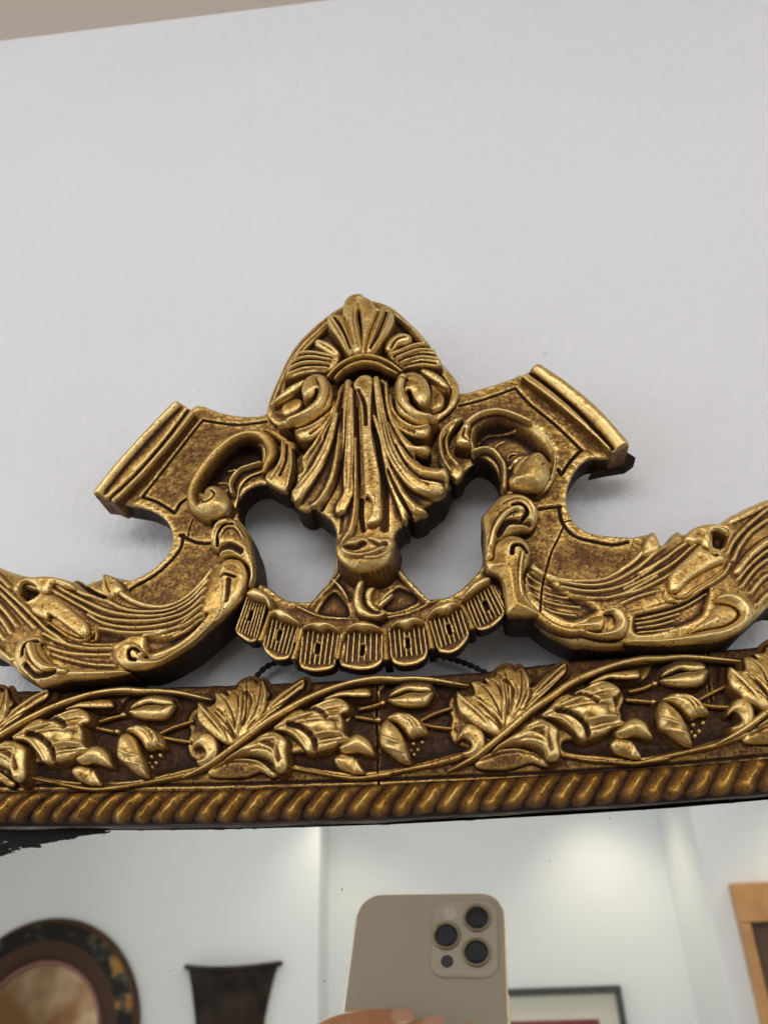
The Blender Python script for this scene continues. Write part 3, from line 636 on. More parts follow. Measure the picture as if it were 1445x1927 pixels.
# ---- the hanging acanthus leaf
leaf_pts = C('T2', [(575,-190),(545,-110),(512,-10),(455,110),(385,220),(312,322),(330,380),(290,430),(250,545),(268,605),(302,645),(370,658),(400,640),(455,675),(492,702),(525,742),(548,810),(548,900),(562,980),(620,1038),(705,1072),(800,1062),(878,1040),(932,965),(946,900),(955,810),(990,765),(1035,738),(1040,700),(1080,716),(1172,682),(1150,632),(1200,602),(1285,562),(1316,485),(1312,420),(1292,378),(1235,385),(1150,342),(1085,285),(1160,292),(1192,240),(1178,218),(1085,212),(995,130),(935,20),(912,-100),(905,-195),(870,-238),(820,-225),(800,-245),(720,-255),(680,-225),(625,-215)])
R_ = lambda pts, w, a, k='r': (k, C('T2', pts), w, a)
acanthus = carve('acanthus_leaf', crest, leaf_pts, 12.5, 1, mat=GILT, res=0.20, edge=0.9, drop=1.2, base=0.12, rw=1.75, gs=0.6, flare=0.0, cuts=0.16, smooth=3, ragged=0.25, cvr=1.3, ra=0.85, dome=2.2, domer=9.0, tilt=((700, 720, 0.0), (560, 950, -0.8), (840, 950, -0.8)), feats=[
    R_([(640,-190),(622,0),(595,180),(565,350),(530,480),(470,590),(400,645)], (0.8,0.9), 2.4), R_([(580,-110),(540,30),(480,150),(400,300),(300,430)], (0.6,0.8), 1.8, 's'),
    R_([(560,40),(520,200),(465,330),(395,445),(285,578)], (1.0,2.7), 2.4, 'p'), R_([(510,40),(440,160),(330,310)], 0.6, 1.6, 's'),
    R_([(655,-120),(655,100),(650,300),(640,450),(645,560),(590,670)], (1.3,2.1), 2.1, 'p'), R_([(690,200),(690,500),(682,680),(655,800),(600,880)], (0.7,1.0), 2.2, 's'),
    R_([(830,-200),(850,-50),(880,120),(925,280),(1010,420),(1110,515),(1240,540)], (1.2,2.9), 2.7, 'p'), R_([(815,60),(870,200),(895,350),(930,480),(980,600),(1035,725)], (0.9,1.6), 2.0, 'p'),
    R_([(850,-150),(880,50),(930,260),(1030,420),(1140,500),(1260,520)], 0.3, 0.45, 'v'), R_([(840,-100),(870,100),(915,290),(1000,440),(1100,545),(1220,575)], 0.3, 0.45, 'v'), R_([(640,100),(630,350),(630,500),(570,680)], 0.3, 0.4, 'v'), R_([(670,50),(670,300),(660,480),(650,600)], 0.3, 0.4, 'v'),
    R_([(540,120),(490,280),(420,400),(300,540)], 0.3, 0.45, 'v'), R_([(570,80),(530,250),(480,360),(400,480),(310,600)], 0.3, 0.45, 'v'),
    R_([(900,-180),(920,-20),(980,140),(1060,250),(1155,262)], (0.7,1.2), 2.2), R_([(905,100),(960,220),(1040,340),(1140,410),(1290,410)], (0.7,1.7), 2.6),
    R_([(935,410),(1000,560),(1080,640),(1165,668)], (0.7,1.2), 1.6), R_([(940,-60),(985,60),(1080,170),(1180,230)], 0.5, 1.0, 's'),
    R_([(600,0),(592,250),(560,470),(455,640)], (0.7,1.1), 1.8, 'G'), R_([(800,60),(850,300),(885,500),(880,780)], (0.7,1.5), 2.0, 'G'), R_([(910,420),(980,570),(1060,705)], 0.7, 2.4, 'G'),
    R_([(700,-20),(708,250),(715,500)], 0.5, 1.2, 'G'), R_([(455,190),(320,400)], 0.6, 1.4, 'G'), R_([(960,250),(1060,430),(1180,520)], 0.5, 0.8, 'G'), R_([(985,220),(1080,320),(1240,385)], 0.5, 1.2, 'G'),
    R_([(730,600),(725,700),(740,800)], 0.9, 1.8, 'G'), R_([(600,700),(580,800)], 0.8, 0.8, 'G')])
carve('leaf_midrib', crest, C('T2', [(668,-195),(720,-255),(800,-240),(795,-100),(788,50),(803,200),(842,380),(863,560),(863,690),(832,745),(765,757),(758,725),(785,680),(792,600),(768,562),(745,560),(736,350),(722,150),(716,0),(700,-120)]), 15.2, 8, mat=GILT, dome=1.3, domer=1.1, res=0.20, edge=0.3, drop=0.3, base=0.12, feats=[
    ('G', C('T2', [(705,-150),(745,-60),(755,80)]), 0.8, 1.4), ('s', C('T2', [(790,-180),(785,0),(800,200),(845,420),(850,640)]), 0.6, 0.7)])
carve('leaf_tip', crest, C('T2', [(548,900),(600,880),(680,832),(760,835),(860,838),(946,850),(945,920),(922,990),(870,1042),(800,1064),(705,1075),(620,1038),(562,980)]), 16.0, 6, mat=GILT, dome=2.6, domer=4.0, res=0.22, edge=0.5, drop=0.6, base=0.06, feats=[
    ('G', C('T2', [(600,905),(680,925),(740,900)]), 1.3, 1.6), ('s', C('T2', [(590,900),(620,960),(700,985),(800,970),(880,930)]), 0.9, 0.9), ('s', C('T2', [(760,1000),(850,990),(930,930)]), 0.5, 0.6), ('G', C('T2', [(790,870),(850,910),(890,900)]), 1.0, 0.9)])
# crescent under the leaf
carve('crescent', crest, C('M', [(620,238),(580,208),(530,205),(470,218),(412,270),(382,350),(380,430),(410,490),(470,520),(550,525),(602,490),(590,478),(540,490),(482,470),(442,420),(430,350),(452,280),(500,238),(560,226)]), 10.4, 5, mat=GILT, dome=1.2, flare=0.3, res=0.22, edge=0.4, drop=0.4, base=0.1)
carve('crescent', crest, C('M', [(600,260),(530,270),(470,300),(450,360),(460,430),(520,480),(560,470),(520,420),(505,360),(540,310),(610,290)]), 6.8, 5, flare=0.0, mat=GILT_DARK, dome=0.8, res=0.24, edge=0.4, drop=0.4)
carve('crescent', crest, C('M', [(540,430),(580,390),(640,350),(650,370),(610,410),(560,450)]), 6.9, 5, flare=0.0, mat=GILT_DARK, dome=0.8, res=0.24, edge=0.4, drop=0.4)

# ---- fluted tabs on the ring
def lerp(p, q, t): return (p[0]+(q[0]-p[0])*t, p[1]+(q[1]-p[1])*t)
def tab(reg, outl, tl, tr, br, bl, hole, cap, nfl=7):
    fe = []
    for i in range(nfl+1):
        t = (i+0.02)/nfl
        fe.append(('s', C(reg, [lerp(tl, tr, t), lerp(bl, br, t)]), 0.38, 0.8))
    a = hole; ux, uy = (bl[0]-tl[0]), (bl[1]-tl[1]); l = math.hypot(ux, uy); ux /= l; uy /= l
    fe.append(('g', C(reg, [(a[0]-ux*22, a[1]-uy*22), (a[0]+ux*22, a[1]+uy*22)]), 0.75, 2.4))
    t_ = carve('fluted_tab', crest, C(reg, outl), 9.6, 4.5, flare=0.0, raw=-0.9, mat=GILT_TAB, res=0.2, edge=0.35, drop=0.3, base=0.0, feats=fe, smooth=3, cvr=0.7)
    carve('tab_cap', crest, C(reg, cap), 12.0, 4, mat=GILT, dome=2.0, res=0.22, edge=0.4, drop=0.4, base=0.15)
tab('L3', [(668,655),(735,680),(805,705),(785,790),(765,870),(740,950),(690,968),(640,942),(590,892),(622,800)], (672,670), (800,705), (735,950), (595,890), (690,790), [(668,655),(700,615),(750,608),(812,648),(838,712),(822,752),(800,705),(740,690)])
tab('L3', [(818,790),(900,825),(1022,852),(1000,930),(965,1062),(900,1090),(840,1076),(778,1000),(800,880)], (822,800), (1018,858), (960,1060), (780,1000), (888,922), [(828,790),(850,758),(900,743),(950,763),(1000,808),(1035,855),(960,838),(900,822),(860,792)])
tab('M', [(38,590),(160,606),(282,612),(268,740),(252,840),(170,872),(80,872),(12,830),(25,700)], (42,600), (280,620), (250,835), (15,830), (135,725), [(28,592),(90,558),(170,543),(232,558),(295,614),(220,594),(160,608),(90,584)])
tab('M', [(310,612),(440,608),(577,602),(577,720),(577,800),(520,852),(430,866),(340,852),(288,822),(308,720)], (312,618), (575,610), (575,800), (292,820), (442,735), [(325,606),(400,550),(460,543),(530,568),(575,602),(500,604),(440,608),(390,594)])
tab('M', [(618,580),(740,590),(852,548),(870,640),(882,760),(830,817),(750,837),(680,832),(635,792),(620,680)], (622,590), (850,555), (880,760), (638,790), (748,687), [(625,584),(690,533),(760,513),(820,518),(858,552),(790,564),(740,594),(680,570)])
tab('M', [(893,530),(1010,490),(1102,442),(1140,520),(1167,620),(1120,702),(1060,747),(1000,752),(950,730),(920,640)], (897,535), (1100,450), (1160,640), (950,730), (1030,595), [(888,514),(920,458),(990,418),(1050,408),(1094,430),(1060,454),(1010,494),(940,494)])
tab('M', [(1138,392),(1240,320),(1305,280),(1372,350),(1412,470),(1350,552),(1280,592),(1220,592),(1180,530)], (1142,398), (1302,290), (1400,480), (1215,590), (1280,432), [(1113,402),(1150,328),(1200,278),(1260,248),(1308,254),(1302,284),(1240,324),(1170,374)])
for reg, p, w in (('L3', [(838,730),(800,830),(755,955)], 0.9), ('L3', [(1040,865),(1015,960),(980,1080)], 0.9), ('M', [(8,560),(4,600),(-10,680)], 0.8), ('M', [(300,625),(285,700),(268,790)], 0.9), ('M', [(592,605),(597,700),(602,795)], 0.9), ('M', [(868,545),(893,620),(912,720)], 0.9), ('M', [(1112,428),(1150,490),(1190,585)], 0.9)):
    sweep('tab_rib', crest, C(reg, p), [w*1.1, w*0.8, w*1.1], 9.5, 1.6, 0, mat=GILT, base=0.15)
# ---- left arm of scrolling leaves
A_ = lambda reg, pts, w, a, k='s': (k, C(reg, pts), w, a)
armL_pts = C('L2', [(-160,250),(-60,285),(0,312),(100,352),(220,378),(300,375),(420,390),(490,412),(520,402),(550,405),(590,435),(640,410),(690,402),(705,374),(735,368),(775,378),(815,415),(855,455),(920,512),(1000,556),(1100,576),(1200,555),(1290,500),(1370,420),(1440,330)]) + \
    C('L3', [(440,440),(500,420),(600,430),(670,480),(668,570),(640,665),(560,765),(420,885),(290,998)]) + \
    C('L2', [(1180,925),(1080,978),(980,1015),(880,1035),(860,1052),(700,1072),(500,1092),(400,1112),(300,1132),(240,1112),(150,1062),(100,1002),(0,932),(-60,900),(-160,840)])
carve('arm_leaf', crest, armL_pts, 7.2, -4, mat=GILT, res=0.24, edge=1.4, drop=1.4, smooth=3, base=0.20, rw=1.1, ra=0.68, cuts=0.22, dome=2.4, domer=8.0, feats=[
    A_('L2', [(1440,345),(1330,475),(1200,565),(1080,592),(960,570),(850,510),(770,440),(730,385)], 1.0, 1.7, 'r'),
    A_('L2', [(1420,420),(1320,540),(1180,618),(1000,638),(860,618),(740,560),(600,520),(520,470),(460,410)], 0.9, 1.3),
    A_('L2', [(1410,480),(1300,590),(1150,658),(980,668),(800,648),(650,590),(500,515),(380,440)], 0.9, 1.4),
    A_('L2', [(1400,540),(1280,645),(1100,695),(900,705),(720,678),(560,595),(430,520),(340,470)], 0.9, 1.4),
    A_('L2', [(1390,600),(1250,695),(1080,738),(900,748),(730,718),(630,660)], 0.8, 1.2), A_('L2', [(1390,650),(1260,735),(1100,772),(900,782),(700,752)], 0.8, 1.1),
    A_('L2', [(1380,690),(1290,760),(1200,805)], 0.6, 0.9), A_('L2', [(1350,640),(1250,720),(1150,775),(1000,800)], 0.6, 0.8),
    A_('L2', [(330,790),(420,835),(530,872),(650,890),(780,890)], 0.9, 1.4), A_('L2', [(360,880),(480,915),(620,930),(770,930)], 0.8, 0.8), A_('L2', [(390,930),(500,965),(650,995),(800,1003)], 0.9, 1.2),
    A_('L2', [(-160,300),(-40,345),(40,420),(95,475)], 1.0, 1.2), A_('L2', [(-120,330),(0,430),(100,520),(190,600),(270,680),(360,765),(480,850)], 0.9, 1.5), A_('L2', [(-120,370),(0,475),(110,585),(200,680),(270,750)], 0.9, 1.3),
    A_('L2', [(-120,440),(0,560),(90,660),(150,740)], 0.9, 1.3), A_('L2', [(-120,520),(0,640),(60,710),(110,790)], 0.9, 1.2), A_('L2', [(-120,600),(-20,720),(60,830)], 0.9, 1.0), A_('L2', [(-120,780),(0,880),(90,960)], 1.0, 1.2),
    A_('L2', [(360,740),(480,800),(580,830),(640,830)], 0.7, 0.7, 'G'), ('a', C('L2', [(130,480),(200,460),(310,500),(230,570),(180,560)]), -2.8, 1.5),
    ('a', C('L2', [(1000,800),(1180,790),(1380,690),(1400,640),(1445,650),(1300,810),(1150,900),(1010,930)]), -1.5, 2.0),
    ('a', C('L2', [(700,760),(900,800),(880,830),(800,860),(600,850)]), -1.2, 1.5),
    A_('L2', [(540,420),(600,470),(680,520),(740,545)], 0.8, 1.5, 'G')])
carve('leaf_flap', crest, C('L2', [(215,612),(238,570),(262,532),(330,502),(400,535),(520,630),(590,695),(605,755),(565,790),(480,735),(345,640),(318,668)]), 11.5, 5, mat=GILT, res=0.22, dome=0.7, domer=2.0, edge=0.6, drop=0.7, cuts=0.35, base=0.15)
sweep('leaf_loop', crest, C('L2', [(335,690),(410,745),(490,795),(560,810),(602,780),(600,730)]), [0.5,0.7,0.8,0.8,0.7,0.5], 8.5, 2.0, 6, mat=GILT, base=0.2)
sweep('leaf_loop', crest, C('L2', [(630,730),(655,760),(650,800),(615,820)]), [0.4,0.6,0.6,0.4], 8.8, 1.4, 6, mat=GILT, base=0.2)
carve('leaf_fold', crest, C('L2', [(100,490),(105,450),(150,405),(220,385),(330,378),(430,395),(490,420),(520,470),(430,450),(370,430),(330,500),(265,485),(240,445),(190,425),(150,440),(135,490)]), 10.5, 4, mat=GILT, res=0.22, dome=1.2, domer=1.6, edge=0.6, drop=0.7, cuts=0.35, base=0.12, feats=[A_('L2', [(360,430),(420,440),(480,490)], 0.6, 0.7)])
carve('leaf_fold', crest, C('L2', [(690,440),(700,385),(735,370),(780,382),(815,420),(840,470),(780,520),(740,530),(700,480)]), 9.8, 4, mat=GILT, res=0.24, dome=0.8, edge=0.6, drop=0.7, cuts=0.35, base=0.05, feats=[A_('L2', [(712,390),(725,460),(760,525)], 0.5, 0.9)])
carve('scroll_foot', crest, C('L2', [(108,940),(125,850),(190,785),(265,785),(312,828),(285,845),(320,920),(380,978),(480,1003),(600,1015),(820,1020),(880,1032),(700,1070),(480,1090),(385,1118),(285,1132),(232,1092),(145,1022)]), 10.5, -3, mat=GILT, res=0.24, dome=2.4, domer=3.2, edge=0.6, drop=0.7, cuts=0.35, base=0.05, feats=[
    A_('L2', [(180,930),(185,880),(230,840),(270,830)], 0.6, 1.4, 'G'), ('G', C('L2', [(200,1000),(260,1060),(340,1060),(400,1040)]), 1.0, 1.4), A_('L2', [(230,850),(260,940),(330,1010),(460,1030)], 1.2, 1.0, 'r'), A_('L2', [(470,1005),(490,1040)], 0.25, 0.7, 'g')])
carve('scroll_foot', crest, C('L2', [(788,930),(800,880),(840,838),(890,824),(940,838),(965,870),(998,905),(985,930),(1020,945),(1090,950),(1190,895),(1290,830),(1370,760),(1445,680)]) + C('L3', [(480,800),(490,700),(485,600),(480,500),(510,432),(570,410),(640,430),(676,500),(672,575),(640,665),(560,765),(420,885),(290,998)]) + C('L2', [(1180,930),(1060,990),(960,1020),(860,1012),(805,975)]),
      10.5, -3, mat=GILT, res=0.22, dome=2.2, domer=2.2, edge=0.6, drop=0.7, cuts=0.35, base=0.10, feats=[
    A_('L2', [(940,960),(905,950),(895,905),(925,880),(960,900)], 0.6, 1.8, 'G'), A_('L3', [(495,545),(530,525),(600,545)], 0.5, 1.4, 'G'), A_('L3', [(560,560),(550,650),(540,700)], 0.9, 0.8, 'G'), A_('L3', [(500,560),(500,660),(470,760),(400,850)], 0.5, 0.9)])
carve('leaf_curl', crest, C('L3', [(424,275),(440,200),(480,150),(540,134),(600,150),(652,200),(700,280),(726,400),(731,520),(706,582),(680,602),(692,520),(672,455),(610,405),(550,395),(490,410),(480,370),(440,335)]), 10.5, -3, mat=GILT, res=0.22, dome=3.0, domer=4.0, edge=0.6, drop=0.7, cuts=0.35, base=0.05, feats=[
    A_('L3', [(480,330),(490,260),(520,210),(580,190)], 0.7, 1.8, 'G'), A_('L3', [(500,290),(540,230),(610,220),(660,290)], 0.7, 0.9), ('G', C('L3', [(490,360),(570,340),(640,370)]), 1.2, 1.4), A_('L3', [(440,300),(470,210),(540,170)], 0.8, 0.8, 'r')])

# ---- right arm
armR_pts = C('R2', [(480,585),(520,590),(560,622),(640,660),(740,686),(860,690),(980,680),(1080,630)]) + \
    C('R3', [(300,612),(400,540),(480,442),(518,362),(560,337),(600,350),(626,420),(655,412),(700,358),(760,318),(805,345),(880,290),(1000,262),(1060,262),(1150,205),(1300,130),(1445,70),(1620,0),(1620,780),(1500,870),(1445,890),(1380,950),(1320,1005),(1240,1082),(1140,1132),(1000,1170),(900,1187),(600,1197),(400,1200),(200,1212),(60,1200)]) + \
    C('R2', [(790,1150),(700,1110),(600,1050),(520,980),(440,950),(345,935),(330,860),(420,790),(440,700),(465,610)])
carve('arm_leaf', crest, armR_pts, 7.2, -4, mat=GILT, res=0.24, edge=1.4, drop=1.4, smooth=3, base=0.20, rw=1.1, ra=0.68, cuts=0.22, dome=2.4, domer=8.0, feats=[
    A_('R2', [(520,600),(620,665),(740,695),(860,700),(980,688),(1080,640)], 0.9, 1.5, 'r'), A_('R3', [(200,665),(300,630),(420,550),(520,440),(560,360)], 1.1, 1.7, 'r'),
    A_('R2', [(640,700),(800,740),(960,745),(1100,700),(1220,620),(1320,540)], 0.8, 1.3), A_('R3', [(300,705),(450,625),(570,520),(650,450)], 0.8, 1.3),
    A_('R2', [(700,760),(860,790),(1000,785),(1150,740),(1280,660),(1420,560)], 0.8, 1.3), A_('R3', [(460,665),(640,560),(760,470),(860,410)], 0.8, 1.3),
    A_('R2', [(760,820),(900,840),(1050,830),(1200,770),(1340,690)], 0.8, 1.2), A_('R3', [(350,780),(520,700),(700,600),(830,490),(915,420)], 0.8, 1.3),
    A_('R3', [(200,858),(420,805),(600,725),(720,655),(820,575)], 0.8, 1.2), A_('R3', [(330,890),(450,840),(600,800)], 0.7, 1.0),
    A_('R2', [(470,615),(560,660),(640,710)], 0.55, 1.2), A_('R2', [(465,660),(550,720),(632,762)], 0.55, 1.2), A_('R2', [(470,720),(600,790),(745,830)], 0.55, 1.2), A_('R2', [(490,790),(640,860),(830,890)], 0.55, 1.2), A_('R2', [(540,860),(660,920),(800,945)], 0.55, 1.0),
    A_('R3', [(430,965),(600,925),(800,862),(950,770),(1080,680),(1130,600)], 0.8, 1.4), A_('R3', [(440,1000),(620,962),(800,905),(960,810)], 0.6, 1.2), A_('R3', [(440,1030),(600,1002),(760,955)], 0.5, 1.1), A_('R3', [(450,1060),(600,1040),(720,1008)], 0.5, 1.1), A_('R3', [(450,1095),(580,1082),(720,1060)], 0.5, 1.0),
    ('a', C('R3', [(400,1000),(480,930),(750,850),(980,760),(980,900),(900,1020),(600,1120),(420,1120)]), -1.6, 1.5),
    ('a', C('R2', [(460,640),(620,690),(760,800),(900,860),(960,930),(800,1010),(680,980),(540,890),(460,760)]), -1.6, 2.0),
    A_('R3', [(1115,520),(1160,430),(1240,335),(1340,245),(1445,160),(1560,90)], 0.9, 1.4), A_('R3', [(1160,570),(1210,460),(1300,350),(1445,250),(1600,170)], 0.9, 1.5),
    A_('R3', [(1190,655),(1280,540),(1400,440),(1560,370)], 1.1, 1.4, 'r'), A_('R3', [(1195,715),(1300,590),(1445,480),(1600,420)], 0.8, 1.4), A_('R3', [(1220,770),(1320,640),(1445,550),(1600,500)], 0.8, 1.4),
    A_('R3', [(1290,815),(1400,690),(1600,600)], 0.9, 1.2), A_('R3', [(1345,900),(1445,800),(1600,720)], 0.9, 1.2), A_('R3', [(1150,260),(1300,190),(1450,120)], 1.2, 1.0, 'r'),
    ('a', C('R3', [(1010,300),(1060,290),(1140,340),(1100,480),(1000,460)]), -2.6, 1.5),
    A_('R2', [(605,630),(585,700),(570,800),(565,880),(555,940)], 0.27, 1.4, 'g')])
carve('leaf_flap', crest, C('R3', [(690,730),(700,650),(760,580),(850,500),(930,420),(955,450),(1000,470),(1070,470),(1112,512),(1110,547),(1050,570),(950,622),(845,692),(765,772),(710,775)]), 11.5, 5, mat=GILT, res=0.22, dome=0.7, domer=2.0, edge=0.6, drop=0.7, cuts=0.35, base=0.2, feats=[
    A_('R3', [(860,440),(800,520),(700,610)], 0.6, 0.8), ('g', C('R3', [(1020,488),(1040,505),(1060,500)]), 0.5, 1.0)])
sweep('leaf_loop', crest, C('R3', [(1120,600),(1000,690),(900,750),(820,805),(740,810),(690,770)]), [0.5,0.7,0.8,0.8,0.7,0.4], 8.4, 1.8, 6, mat=GILT, base=0.15)
sweep('leaf_loop', crest, C('R3', [(660,760),(650,800),(690,845),(760,850)]), [0.4,0.6,0.6,0.3], 8.6, 1.5, 6, mat=GILT, base=0.1)
sweep('leaf_loop', crest, C('R3', [(610,780),(605,820),(640,865)]), [0.4,0.6,0.3], 8.6, 1.3, 6, mat=GILT, base=0.1)
carve('leaf_fold', crest, C('R3', [(800,380),(860,310),(940,275),(1010,268),(1070,280),(1130,308),(1147,342),(1120,345),(1070,320),(1020,330),(1010,400),(1000,465),(950,440),(925,415),(860,420)]), 10.2, 4, mat=GILT, res=0.22, dome=1.0, domer=1.6, edge=0.6, drop=0.7, cuts=0.35, base=0.1)
carve('leaf_fold', crest, C('R3', [(500,430),(525,365),(560,340),(600,352),(625,420),(615,470),(560,500),(500,500)]), 9.8, 4, mat=GILT, res=0.24, dome=0.8, edge=0.6, drop=0.7, cuts=0.35, base=0.08)
sweep('arm_rim', crest, C('R2', [(440,690),(440,760),(480,840),(560,925),(660,995),(770,1030),(860,1020),(930,975),(985,955)]), [0.8,1.0,1.1,1.2,1.3,1.4,1.5,1.8,1.6], 9.0, 2.4, -5, mat=GILT, base=0.25)
carve('scroll_foot', crest, C('R3', [(150,985),(190,970),(215,1000),(200,1060),(160,1080),(60,1075),(0,1060),(-20,1030)]), 10.5, -3, mat=GILT, res=0.22, dome=2.0, domer=2.2, edge=0.4, drop=0.4, base=0.15)
carve('scroll_foot', crest, C('R3', [(200,938),(255,900),(330,910),(382,960),(398,1030),(372,1102),(300,1138),(180,1135),(60,1110),(0,1085),(20,1065),(140,1095),(210,1080),(262,1060),(290,1010),(265,955)]), 11.0, -3, mat=GILT, res=0.22, dome=2.8, domer=3.0, edge=0.4, drop=0.4, base=0.12)
carve('scroll_foot', crest, C('R3', [(1035,852),(1060,803),(1130,780),(1220,798),(1290,850),(1327,920),(1312,1000),(1240,1080),(1120,1137),(980,1167),(700,1184),(390,1170),(388,1148),(600,1140),(800,1110),(980,1072),(1100,1050),(1190,1002),(1222,950),(1192,902),(1120,872)]), 10.5, -3, mat=GILT, res=0.22, dome=2.4, domer=2.6, edge=0.6, drop=0.7, cuts=0.35, base=0.08)
carve('leaf_flap', crest, C('R3', [(1020,905),(1100,878),(1185,910),(1216,960),(1180,1010),(1090,1050),(980,1070),(860,1092),(900,1030),(980,970)]), 9.8, 5, mat=GILT, res=0.22, dome=1.6, edge=0.6, drop=0.7, cuts=0.35, base=0.1)
carve('leaf_curl', crest, C('R2', [(162,285),(180,250),(220,205),(288,135),(360,118),(450,125),(520,170),(551,240),(536,312),(490,360),(430,372),(345,400),(285,430),(252,490),(245,560),(180,572),(176,400)]), 10.5, -3, mat=GILT, res=0.22, dome=3.0, domer=4.2, edge=0.6, drop=0.7, cuts=0.35, base=0.08, feats=[
    A_('R2', [(380,215),(430,205),(470,260),(430,320)], 0.8, 2.2, 'G'), A_('R2', [(235,480),(255,380),(310,290),(390,240),(440,250)], 1.0, 1.0, 'r'), ('G', C('R2', [(280,400),(340,330),(430,320),(490,330)]), 1.1, 1.6), A_('R2', [(300,200),(400,160),(490,190),(530,250)], 0.7, 0.8)])
carve('leaf_curl', crest, C('R2', [(250,475),(300,420),(370,400),(450,420),(492,480),(492,560),(455,640),(442,740),(470,830),(560,935),(440,950),(340,935),(320,860),(290,700),(200,640),(180,572),(245,560)]), 11.0, -3, mat=GILT, res=0.22, dome=3.0, domer=4.2, edge=0.6, drop=0.7, cuts=0.35, base=0.05, feats=[
    A_('R2', [(370,540),(380,490),(430,480),(470,520)], 0.7, 1.8, 'G'), A_('R2', [(445,530),(430,620),(430,720),(450,800)], 0.8, 1.0), ('g', C('R2', [(318,820),(325,880),(335,940)]), 0.27, 1.2)])
# ------------------------------------------------------------------ leaf band, rope, glass
TOP = [(-120,1296),(0,1292),(150,1290),(300,1284),(480,1278),(700,1268),(920,1253),(1090,1231),(1300,1217),(1445,1205),(1560,1194)]
BOT = [(1560,1446),(1445,1458),(1280,1474),(1060,1490),(740,1504),(400,1514),(0,1516),(-120,1514)]
def inter(P, x): return float(np.interp(x, [p[0] for p in P], [p[1] for p in P]))
BOTs = BOT[::-1]
hatch = []
rsb = np.random.RandomState(4)
for x in np.arange(-60, 1500, 4.2):
    y0, y1 = inter(TOP, x)+60, inter(BOTs, x)-70
    a = y0+(y1-y0)*rsb.rand()*0.6; ln = 25+50*rsb.rand()
    hatch.append(('s', [(x, a), (x+rsb.randn()*1.5+1.5, min(a+ln, y1+8))], 0.36, 0.6))
mid = [(x, 0.46*inter(TOP, x)+0.54*inter(BOTs, x)-4) for x in range(-120, 1561, 120)]
low = [(x, inter(BOTs, x)-38) for x in range(-120, 1561, 120)]
PAIRS = {1: [((655.6,1330),(166,1351)), ((746,1386),(255,1412)), ((771,1306),(288,1337)), ((771,1267),(284,1286)), ((669,1406),(169,1420)), ((395,1434),(-95,1450)), ((862,1411),(372,1438))],
         3: [((655.6,1330),(1167,1298)), ((746,1386),(1269,1349)), ((771,1306),(1280,1269)), ((771,1267),(1283,1226)), ((462,1269),(951,1243.5)), ((395,1434),(895,1419)), ((669,1406),(1189,1377))],
         4: [((462,1269),(1461,1196)), ((395,1434),(1400,1366)), ((350,1300),(1352,1238)), ((371,1320),(1375,1256))]}
AFF = {2: None}
for k, pr in PAIRS.items():
    A = np.array([[p[0], p[1], 1] for p, _ in pr]); B = np.array([q for _, q in pr])
    if k == 4:      # a shifted, slightly turned copy
        AFF[k] = np.array([[1.03, -0.04], [0.04, 1.03], [0, 0]]); m = A[:, :2] @ AFF[k][:2]; AFF[k][2] = (B-m).mean(0)
    else: AFF[k] = np.linalg.lstsq(A, B, rcond=None)[0]
def X(unit, pts):
    if AFF[unit] is None: return pts
    P = np.array([[p[0], p[1], 1] for p in pts]) @ AFF[unit]
    return [tuple(p) for p in P]
cell = C('B2', [(1120,252),(1290,250),(1360,160)])+C('B3', [(240,205),(330,192),(450,192),(600,214),(770,262),(700,330),(680,400),(705,480),(690,560),(720,640),(810,695),(600,762),(300,832),(100,856)])+C('B2', [(1190,792),(1000,770),(750,728),(740,640),(900,620),(1100,560),(1115,450),(1150,380)])
cells = []
for u_ in (1, 2, 3):
    pc_ = X(u_, cell); cells += [('c', pc_, -0.45, 0.9), ('a', pc_, -0.9, 1.2)]
x_ = lambda u, p: X(u, [p])[0]
pc_ = [(p[0]+512, p[1]-44) for p in X(3, cell)]
lowp = [(x, inter(BOTs, x)-34) for x in range(-120, 1561, 120)]
cells.append(('c', lowp+BOT, -0.45, 2.0))
_mx = np.array([unproject([p], 8)[0]*1000 for p in mid])
def band_lift(x, z):
    d = z-np.interp(x, _mx[:, 0], _mx[:, 1]); return -3.2*np.clip(np.abs(d)/16.0, 0, 1.15)**2
LIFT = band_lift
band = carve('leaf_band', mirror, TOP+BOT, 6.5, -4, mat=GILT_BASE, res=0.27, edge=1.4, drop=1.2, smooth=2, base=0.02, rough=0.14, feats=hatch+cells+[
    ('r', mid, 14.0, 1.2), ('g', low, 0.5, 0.5), ('g', [(707,1262),(708,1300),(709,1350),(711,1400),(710,1440),(712,1480)], 0.28, 1.3), ('g', [(1340,1215),(1334,1260),(1338,1320)], 0.28, 1.0)])

